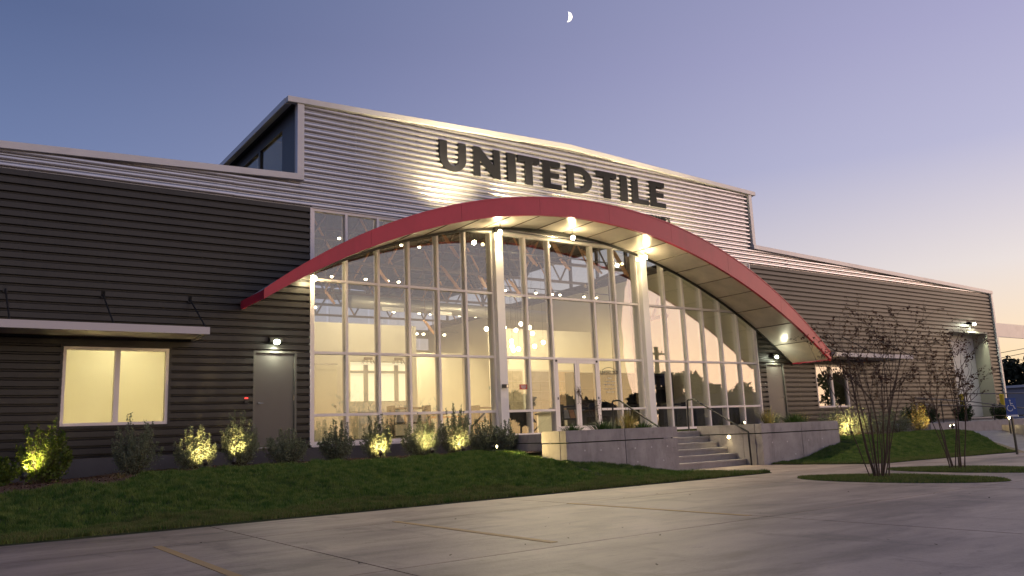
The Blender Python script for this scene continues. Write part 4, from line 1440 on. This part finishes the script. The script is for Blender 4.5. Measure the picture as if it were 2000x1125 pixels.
# ------------------------------------------------------------------ lamps outside
def wallpack(x, z, lab, power, w=.30):
    e = thing('wall_lamp', lab, 'wall lamp', (x, -.05, z), 'wall lamps over doors')
    obj('housing', MB().hexa([(x - w / 2, -.20, z + .0), (x + w / 2, -.20, z + .0), (x + w / 2, -.04, z - .03), (x - w / 2, -.04, z - .03), (x - w / 2, -.16, z + .10), (x + w / 2, -.16, z + .10), (x + w / 2, -.04, z + .12), (x - w / 2, -.04, z + .12)]), e, m='black')
    obj('lens', MB().sphere((x, -.20, z - .01), .055 + w * .08, 12, 8, (1, .7, .75)), e, m='bulb_c', smooth=True)
    lamp(e, 'SPOT', (x, -.17, z - .06), power, COOL, .05, (x, -.35, z - 2), 165, .5)
    lamp(e, 'POINT', (x, -.34, z + .0), power * .10, COOL, .04)


wallpack(-.94, 2.38, 'glowing wall lamp over the left grey door', 60)
wallpack(17.22, 2.40, 'glowing wall lamp over the right grey door under the canopy', 60)
wallpack(31.9, 4.22, 'glowing wall lamp over the loading door', 260, .5)

for (x, y, z, lab, pw) in ((5.15, -.62, 5.60, 'canopy lamp above the left white column', 110), (7.80, -.55, 5.74, 'canopy lamp at the middle of the arch', 120),
                           (10.66, -.60, 5.40, 'canopy lamp above the right white column', 110), (-.12, -.40, 3.94, 'canopy lamp at the left edge of the glass', 16)):
    e = thing('canopy_lamp', 'small round ' + lab, 'canopy lamp', (x, y, z), 'lamps under the arched canopy')
    obj('stem', MB().tube([(x, y, zbot(x) + .029), (x, y, z + .005)], .012, 6), e, m='black')
    obj('lens', MB().sphere((x, y, z - .05), .062, 12, 8), e, m='bulb_can', smooth=True)
    lamp(e, 'SPOT', (x, y - .06, z - .14), pw * 7.0, WARM2, .05, (x, y - 4.0, z - 4.2), 135, .8)
for x, lab in ((5.24, 'left'), (10.60, 'right')):
    z = 5.44 if x < 7 else 5.33
    e = thing('column_lamp', 'bright bracket lamp at the head of the %s white column' % lab, 'column lamp', (x, -.3, z), 'lamps at the column heads')
    obj('bracket', MB().box(x - .01, x + .01, -.30, -.242, z + .04, z + .06), e, m='black')
    obj('lens', MB().sphere((x, -.31, z), .05, 10, 6), e, m='bulb_w')
    lamp(e, 'SPOT', (x + .05, -.33, z - .07), 60, WARM, .03, (x + .18, -.22, 2.4), 80, .9)

# wash lights standing on the canopy deck, close to the wall
for k, (x, pw, ax) in enumerate(((4.1, 1500, 3.7), (6.3, 700, 6.2), (8.5, 620, 8.8), (10.6, 620, 11.2), (12.4, 480, 13.2))):
    z = ztop(x) - .05
    e = thing('wash_light', 'floodlight on the canopy roof washing the letters, %s from the left' % nth[k], 'floodlight', (x, -1.2, z), 'floodlights on the canopy')
    obj('body', MB().box(x - .12, x + .12, -1.27, -1.11, z + .03, z + .11), e, m='black')
    obj('foot', MB().box(x - .03, x + .03, -1.22, -1.16, z, z + .03), e, m='black')
    lamp(e, 'SPOT', (x, -1.15, z + .14), pw, (1, .82, .46), .12, (ax, -.03, z + 2.0), 122, 1.0)


def bed_light(x, y, z, aim, pw, lab, show=True, angle=80):
    e = thing('garden_uplight', lab, 'garden light', (x, y, z), 'garden uplights in the beds')
    d = (Vector(aim) - Vector((x, y, z + .16))).normalized()
    p0 = Vector((x, y, z + .16))
    obj('stake', MB().tube([(x, y, z - .02), (x, y, z + .12)], .014, 6), e, m='black')
    obj('hood', MB().tube([p0 - d * .07, p0 - d * .06, p0 + d * .05], [.02, .042, .046], 10), e, m='black')
    obj('lens', MB().sphere(p0 + d * .035, .035, 10, 6), e, m='bulb_w')
    lamp(e, 'SPOT', tuple(p0 + d * .085), pw, (1, .74, .30), .035, aim, angle * .85, .9)


bed_light(-5.98, -2.05, -.47, (-5.7, -1.45, .15), 258, 'garden uplight by the yellow-green shrub at far left')
bed_light(-3.02, -2.25, -.40, (-2.95, -1.5, .1), 219, 'garden uplight below the small pale shrub')
bed_light(-2.42, -2.05, -.40, (-2.15, -1.5, .35), 128, 'garden uplight by the tall shrub left of the grey door')
bed_light(.70, -2.15, -.39, (.98, -1.55, 0), 179, 'garden uplight left of the shrub under the third bay')
bed_light(1.95, -2.2, -.39, (2.1, -1.5, .15), 154, 'garden uplight by the bushy shrub under the fourth bay')
bed_light(2.80, -2.15, -.39, (3.02, -1.5, .05), 179, 'garden uplight by the tall shrub under the fifth bay')
bed_light(2.75, -3.55, -.36, (3.5, -4.72, -.15), 132, 'garden uplight shining on the left planter side', angle=95)
bed_light(6.05, -3.3, -.06, (6.0, -4.1, .25), 74, 'uplight among the plants of the left planter')
bed_light(11.2, -3.4, -.06, (11.3, -4.1, .25), 74, 'uplight among the plants of the right planter')
bed_light(14.6, -4.5, -.44, (15.5, -3.75, .0), 480, 'garden uplight beside the right end of the right planter')
bed_light(20.3, -4.5, -.44, (19.6, -3.7, .15), 300, 'garden uplight by the tall grassy shrub near the ramp')
bed_light(20.9, -4.2, -.42, (21.6, -5.2, .3), 74, 'garden uplight at the top of the ramp curb', angle=110)


# ------------------------------------------------------------------ plants
def leaf_cloud(pts, dirs, ln, wd, m, name, parent, seed):
    rg = np.random.default_rng(seed)
    n = len(pts)
    d = dirs + rg.normal(0, .45, (n, 3))
    d /= np.linalg.norm(d, axis=1)[:, None] + 1e-9
    r = rg.normal(0, 1, (n, 3))
    s = np.cross(d, r); s /= np.linalg.norm(s, axis=1)[:, None] + 1e-9
    L_ = (ln * rg.uniform(.6, 1.3, n))[:, None]
    Wd = (wd * rg.uniform(.6, 1.3, n))[:, None]
    v = np.stack([pts, pts + d * L_ * .45 + s * Wd, pts + d * L_, pts + d * L_ * .45 - s * Wd], 1).reshape(-1, 3)
    return put(bpy.data.objects.new(name, npmesh(name, v, np.arange(n * 4).reshape(-1, 4), m)), parent, (0, 0, 0))


def shrub(name, label, x, y, z, h, w, m, seed, nst=34, lps=60, ll=.038, lw=.011, group='shrubs along the front', up=.75, cat='shrub'):
    rg = np.random.default_rng(seed)
    e = thing(name, label, cat, (x, y, z), group)
    q = MB()
    P, D = [], []
    for k in range(nst):
        a = rg.uniform(0, 6.283)
        rr = w * .5 * math.sqrt(rg.uniform(0.02, 1))
        hh = h * (1.05 - .55 * (rr / (w * .5)) ** 2) * rg.uniform(.62, 1.05)
        p0 = np.array([x + .12 * rr * math.cos(a), y + .12 * rr * math.sin(a), z])
        p2 = np.array([x + rr * math.cos(a), y + rr * math.sin(a) * .8, z + hh])
        p1 = (p0 + p2) / 2 + np.array([math.cos(a), math.sin(a), -.3]) * rr * .28 + rg.normal(0, .02, 3)
        c = [p0 * (1 - t) ** 2 + 2 * p1 * t * (1 - t) + p2 * t * t for t in np.linspace(0, 1, 6)]
        q.tube(c, [.006, .005, .0045, .004, .003, .0015], 3, cap=False)
        t = rg.uniform(.12, 1, lps) ** .8
        pp = np.array([p0 * (1 - u) ** 2 + 2 * p1 * u * (1 - u) + p2 * u * u for u in t])
        tg = np.array([2 * (p1 - p0) * (1 - u) + 2 * (p2 - p1) * u for u in t])
        tg /= np.linalg.norm(tg, axis=1)[:, None] + 1e-9
        spread = (1 - t)[:, None] * .055 * (w / .8) + .008
        P.append(pp + rg.normal(0, 1, (lps, 3)) * spread)
        D.append(tg * up + rg.normal(0, .5, (lps, 3)))
    obj('stems', q, e, m='stem')
    P = np.concatenate(P); D = np.concatenate(D)
    P[:, 2] = np.maximum(P[:, 2], z + .02)
    leaf_cloud(P, D, ll, lw, m, 'foliage', e, seed + 1)
    return e


SH_ = [(-6.45, -1.75, .55, .7, 'viburnum', 'green shrub cut by the left picture edge'),
       (-5.68, -1.55, 1.12, .82, 'viburnum', 'lit yellow-green leafy shrub left of the bright window'),
       (-4.13, -1.55, 1.05, .85, 'sage', 'grey-green shrub below the bright window'),
       (-3.02, -1.5, .80, .80, 'sage', 'low shrub with a glaring light, right of the bright window'),
       (-2.15, -1.5, 1.08, .74, 'sage', 'pale lit shrub left of the grey door'),
       (-1.18, -1.55, .78, .82, 'sage', 'dark shrub in front of the left grey door'),
       (-.02, -1.5, .82, .80, 'sage', 'dark shrub at the left edge of the glass'),
       (.93, -1.5, .98, .66, 'sage', 'shrub with bright lower leaves under the second glass bay'),
       (2.07, -1.5, .92, .84, 'sage', 'bushy silvery shrub under the third glass bay'),
       (3.0, -1.5, 1.18, .80, 'sage', 'tall shrub with bright base under the fourth glass bay'),
       (3.75, -1.6, .88, .80, 'sage', 'dark shrub left of the white column'),
       (4.12, -1.95, .75, .66, 'sage', 'dark shrub against the left planter')]
for i, (x, y, h, w, m, lab) in enumerate(SH_):
    big = m == 'viburnum'
    shrub('shrub', lab, x, y, bz(x, y) - .01, h * 1.06, w * 1.16, m, 100 + i, 54, 120 if not big else 80, .038 if not big else .052, .0125 if not big else .019)
SR = [(14.95, -3.75, 1.05, 1.25, 'sage', 'floodlit pale shrub beside the right planter'), (16.1, -3.7, .98, 1.2, 'sage', 'lit shrub, second from the right planter'),
      (17.35, -3.7, .92, 1.2, 'sage', 'dark shrub on the mound behind the nearer tree'), (18.6, -3.6, .92, 1.1, 'sage', 'dark shrub between the two bare trees'),
      (19.6, -3.7, 1.15, .95, 'straw', 'tall lit grassy shrub left of the ramp')]
for i, (x, y, h, w, m, lab) in enumerate(SR):
    shrub('shrub', lab, x, y, -.43, h, w, m, 200 + i, 34, 60, .05, .013, group='shrubs on the right mound')
for i, (x, y, h, w, lab) in enumerate(((22.9, -1.7, .75, .9, 'clipped boxwood, left of three by the loading door'), (24.3, -1.6, .78, .95, 'clipped boxwood, middle of three by the loading door'),
                                      (25.8, -2.2, .8, .95, 'loose green bush, right of three by the loading door'), (29.6, -1.8, .75, .9, 'green bush by the right yellow bollard'))):
    shrub('bush', lab, x, y, -.16, h, w, 'box', 300 + i, 40, 55, .05, .022, group='bushes on the upper bed', up=.2, cat='bush')


def tuft(label, x, y, z, h, w, m, seed, n=90, group='plants in the planters', cat='plant', name='planter_plant', trail=0):
    rg = np.random.default_rng(seed)
    e = thing(name, label, cat, (x, y, z), group)
    vs = []
    for k in range(n):
        a = rg.uniform(0, 6.283); r = w * math.sqrt(rg.uniform(0, 1)) * .5
        b = np.array([x + .5 * r * math.cos(a), y + .35 * r * math.sin(a), z])
        tip = np.array([x + r * 1.6 * math.cos(a), y + r * 1.1 * math.sin(a), z + h * rg.uniform(.5, 1) * (1.1 - r / w)])
        mid = (b + tip) / 2 + np.array([0, 0, h * .16])
        sd = np.array([-math.sin(a), math.cos(a), 0]) * .006
        vs += [b - sd, b + sd, mid + sd * .8, mid - sd * .8, mid - sd * .8, mid + sd * .8, tip + sd * .15, tip - sd * .15]
    if trail:
        for k in range(trail):
            sx_ = x + rg.uniform(-.3, .3) * w
            c = np.array([sx_, y - .25 * w - .1, z + .06]); 
            for j in range(14):
                nx = c + np.array([rg.normal(.005, .02), -.02 if j < 4 else rg.normal(0, .006), .01 if j < 3 else -.028])
                for u in range(3):
                    dd = rg.normal(0, .03, 3); ee = rg.normal(0, .012, 3)
                    vs += [nx, nx + dd * .5 + ee, nx + dd, nx + dd * .5 - ee]
                c = nx
    v = np.array(vs)
    put(bpy.data.objects.new('foliage', npmesh('foliage', v, np.arange(len(v)).reshape(-1, 4), m)), e, (0, 0, 0))
    return e


tuft('green creeper trailing over the middle of the left planter', 4.95, -4.6, .02, .36, .85, 'creeper', 401, 220, trail=9)
tuft('green creeper at the left end of the left planter', 4.1, -4.6, .02, .26, .7, 'creeper', 402, 180)
tuft('low creeper at the right end of the left planter', 6.2, -4.6, .02, .26, .8, 'creeper', 403, 200)
tuft('golden lit grass tuft in the left planter', 6.0, -4.3, .02, .62, .70, 'straw', 404, 110)
tuft('golden lit grass tuft at the left of the right planter', 11.0, -4.4, .02, .60, .70, 'straw', 405, 110)
tuft('green creeper in the middle of the right planter', 11.85, -4.6, .0, .40, 1.0, 'creeper', 406, 260, trail=4)
tuft('grassy plant right of the creeper in the right planter', 12.5, -4.3, .0, .50, .8, 'straw', 407, 90)
tuft('feathery plant at the far end of the right planter', 12.7, -3.2, .0, .55, .9, 'sage', 408, 200)
tuft('wispy dry tuft behind the right planter', 13.6, -2.9, -.42, .75, .8, 'straw', 409, 130)
tuft('dry brown tuft on the mulch below the bright window', -4.55, -2.6, -.46, .2, .3, 'straw', 410, 26, group='plants in the beds')
# arching stem in front of the doors
e = thing('arching_plant', 'thin arching stem in front of the glass doors', 'plant', (5.05, -4.4, -.03), 'plants in the planters')
q = MB()
arch_p = [(5.15 - .75 * math.sin(t * 1.9) * .9, -4.4, -.03 + .98 * math.sin(t * 1.95)) for t in np.linspace(0, 1.22, 14)]
q.tube(arch_p, [.010 - .0005 * i for i in range(14)], 5)
q.tube([(5.16, -4.35, -.03), (5.19, -4.35, .35), (5.24, -4.3, .66)], .007, 5)
q.tube([(5.13, -4.35, -.03), (5.08, -4.35, .4), (5.1, -4.3, .75)], .007, 5)
obj('stems', q, e, m='stem')
ap = np.array(arch_p[4:])
PP = np.repeat(ap, 16, 0) + rng.normal(0, .022, (len(ap) * 16, 3))
PP = np.concatenate([PP, np.stack([rng.normal(5.12, .09, 160), rng.normal(-4.35, .06, 160), rng.uniform(.0, .75, 160)], -1)])
leaf_cloud(PP, rng.normal(0, 1, PP.shape), .035, .010, 'leaf_rust', 'foliage', e, 77)


# bare crape myrtles
def myrtle(label, x, y, z, seed, h, spread, nst, lean=(0, 0)):
    rg = np.random.default_rng(seed)
    e = thing('crape_myrtle', label, 'tree', (x, y, z), 'bare multi-stem trees on the islands')
    trunk, twig = MB(), MB()
    LP, LD = [], []

    def grow(p, d, ln, r, lev, mb):
        n = 5
        pts = [p]; rad = [r]
        for i in range(n):
            d = d + rg.normal(0, .07 + .05 * lev, 3) + np.array([0, 0, .02 if lev < 2 else -.03])
            d /= np.linalg.norm(d)
            p = p + d * ln / n
            pts.append(p); rad.append(r * (1 - .55 * (i + 1) / n))
            if lev >= 2:
                for u in range(2 if lev == 2 else 3):
                    if rg.uniform() < .28:
                        LP.append(p + rg.normal(0, .010, 3)); LD.append(d * .4 + rg.normal(0, .6, 3))
        mb.tube([tuple(q_) for q_ in pts], rad, 5 if lev == 0 else 4 if lev == 1 else 3, cap=False)
        if lev < 3:
            for c in range((4, 3, 2)[lev]):
                i = rg.integers(2, n + 1) if lev else rg.integers(3, n + 1)
                b = np.array(pts[i])
                a = rg.uniform(0, 6.283)
                sd = np.array([math.cos(a), math.sin(a), rg.uniform(.0, .5)])
                nd = d * .85 + sd * (.55 if lev == 0 else .7)
                nd /= np.linalg.norm(nd)
                grow(b, nd, ln * rg.uniform(.30, .46), rad[i] * .60 + .0015, lev + 1, twig)
    for k in range(nst):
        a = 6.283 * k / nst + rg.uniform(-.3, .3)
        rr = rg.uniform(.06, .17)
        b = np.array([x + rr * math.cos(a), y + rr * math.sin(a), z - .02])
        d = np.array([math.cos(a) * spread * rg.uniform(.4, 1.1) + lean[0], math.sin(a) * spread * rg.uniform(.4, 1.1) + lean[1], 1.0])
        d /= np.linalg.norm(d)
        grow(b, d, h * rg.uniform(.56, .72), rg.uniform(.009, .016), 0, trunk)
    obj('trunk', trunk, e, m='bark')
    cr = obj('crown', twig, e, m='bark')
    leaf_cloud(np.array(LP), np.array(LD), .05, .013, 'leaf_rust', 'leaves', cr, seed + 5)
    return e


myrtle('nearer bare crape myrtle with many thin stems', 6.0, -10.5, LOTZ + .06, 31, 3.2, .25, 14, (.05, -.03))
myrtle('farther bare crape myrtle at the right', 8.6, -10.5, LOTZ + .06, 45, 2.75, .20, 10, (.03, .0))


# ------------------------------------------------------------------ far right background
def tree_blob(label, x, y, h, w, seed, nlv=1500, m='tree_far', group='trees beyond the lot', ls=.5):
    rg = np.random.default_rng(seed)
    e = thing('far_tree', label, 'tree', (x, y, -1), group)
    obj('trunk', MB().tube([(x, y, -1), (x + .1, y, h * .35), (x, y, h * .7)], [w * .05, w * .04, w * .02], 6), e, m='bark')
    cs = [(x + rg.normal(0, w * .22), y + rg.normal(0, w * .22), h * rg.uniform(.35, .88)) for _ in range(9)]
    P = []
    for c in cs:
        n = nlv // 9
        q = rg.normal(0, 1, (n, 3)); q /= np.linalg.norm(q, axis=1)[:, None]
        q *= (rg.uniform(.3, 1, n) ** .5)[:, None]
        P.append(np.array(c) + q * np.array([w * .24, w * .24, h * .16]))
    P = np.concatenate(P)
    leaf_cloud(P, rg.normal(0, 1, P.shape), ls, ls * .35, m, 'crown', e, seed + 3)


for i in range(9):
    tree_blob('dark tree of the distant row, %s from the left at the right edge' % nth[i], 150 + 3.5 * i, 58 - 7.5 * i, 9.0 + 1.0 * math.sin(i * 2.1), 9, 500 + i, 1600, group='distant tree row at the right', ls=.9)
fb = thing('far_warehouse', 'low blue-grey metal building below the distant trees', 'building', (120, 36, -1))
obj('wall', MB().box(104, 150, 26, 46, -1, 3.3), fb, m='farwall')
obj('roof', MB().box(103.5, 150.5, 25.5, 46.5, 3.303, 3.6), fb, m='trim')
e = thing('light_pole', 'thin tall pole beyond the loading side', 'pole', (70, 11.5, -1))
obj('shaft', MB().tube([(70, 11.5, -1), (70, 11.5, 7.2)], [.14, .07], 8), e, m='farwall')
obj('cap', MB().sphere((70, 11.5, 7.25), .12, 8, 5), e, m='farwall')
for i, (z0, sl_) in enumerate(((7.49, .084), (6.86, .107))):
    pts = [(100.0, y_, z0 + (29.8 - y_) * sl_ + .002 * (29 - y_) ** 2) for y_ in np.linspace(44, 6, 12)]
    tag(obj('power_line', MB().tube(pts, .035, 4), m='black'), 'thin power line across the sunset sky, %s of two' % ('upper' if i == 0 else 'lower'), 'power line', 'power lines')

# ------------------------------------------------------------------ what the glass mirrors, across the street
px_, py_ = 41.7, -30.0
e = thing('utility_pole', 'wooden utility pole mirrored in the right-hand glass', 'pole', (px_, py_, -1))
obj('shaft', MB().tube([(px_, py_, -1), (px_, py_, 6.8)], [.24, .17], 10), e, m='pole')
obj('crossarm', MB().box(px_ - 1.3, px_ + 1.3, py_ - .08, py_ + .08, 6.1, 6.28), e, m='pole')
for dx in (-1.2, -.6, .6, 1.2):
    obj('insulator', MB().tube([(px_ + dx, py_, 6.28), (px_ + dx, py_, 6.5)], [.06, .04], 6), e, m='white')
for dx in (-.75, .75):
    obj('transformer', MB().tube([(px_ + dx, py_, 3.6), (px_ + dx, py_, 4.6), (px_ + dx, py_, 4.75)], [.36, .36, .1], 12), e, m='farwall')
    obj('bracket', MB().box(min(px_, px_ + dx), max(px_, px_ + dx), py_ - .05, py_ + .05, 4.2, 4.3), e, m='pole')
for i, (x, y, h, w) in enumerate(((49.0, -60, 4.8, 3.2), (56.5, -60, 4.4, 4), (60.5, -62, 4.0, 4), (68, -60, 4.6, 5), (76.0, -60, 7.4, 5), (80, -61, 7.4, 4.5), (84.8, -60, 7.8, 5), (92, -62, 5.2, 5), (72.5, -58, 5.2, 4), (104, -62, 8, 9), (114, -60, 9, 9), (123, -60, 8.5, 9))):
    tree_blob('dark tree mirrored in the glass, %s along the street' % (nth[i] if i < 10 else 'eleventh' if i == 10 else 'twelfth'), x, y, h, w, 600 + i, 2600, group='trees across the street', ls=.62)


def house(label, x, y, w, d, h, wm='house'):
    e = thing('house', label, 'house', (x, y, -1), 'houses across the street')
    obj('wall', MB().box(x - w / 2, x + w / 2, y - d / 2, y + d / 2, -1, h), e, m=wm)
    obj('roof', MB().prism([(x - w / 2 - .4, h), (x + w / 2 + .4, h), (x, h + w * .16)], y - d / 2 - .4, y + d / 2 + .4), e, m='houseroof')
    for k in range(3):
        wx = x - w * .32 + k * w * .32
        o = obj('window', MB().box(wx - .55, wx + .55, y + d / 2 - .001, y + d / 2 + .03, .2, 1.5), e, m='housewin')
        obj('sill', MB().box(wx - .65, wx + .65, y + d / 2 + .0, y + d / 2 + .1, .1, .198), o, m='white')


house('pale low house mirrored right of the utility pole', 64, -44, 8, 8, 2.4)
house('pale house mirrored at the right end of the glass', 76, -46, 9, 8, 2.4)
house('pale house mirrored near the entrance doors', 47.5, -47, 6, 7, 2.0)

# ------------------------------------------------------------------ moon
mc = CAMLOC + Vector((866.35, 1018.69, 718.26))
fwd = (CAMLOC - mc).normalized()
upv = Vector((0, 0, 1)); rt = upv.cross(fwd).normalized(); upv = fwd.cross(rt)
tl = R(-9)
rt2 = rt * math.cos(tl) + upv * math.sin(tl); up2 = -rt * math.sin(tl) + upv * math.cos(tl)
RM = 8.6
q = MB()
NM = 18
for i in range(NM + 1):
    ph = -math.pi / 2 + math.pi * i / NM
    for k in range(6):
        a = math.acos(.30) * k / 5          # longitude from the limb inwards
        d = rt2 * (math.cos(ph) * math.cos(a)) + up2 * math.sin(ph) + fwd * (math.cos(ph) * math.sin(a))
        q.v.append(tuple(d * RM))
for i in range(NM):
    for k in range(5):
        q.f.append((i * 6 + k, (i + 1) * 6 + k, (i + 1) * 6 + k + 1, i * 6 + k + 1))
tag(obj('moon', q, at=mc, m='moon'), 'small bright crescent moon in the dusk sky', 'moon')
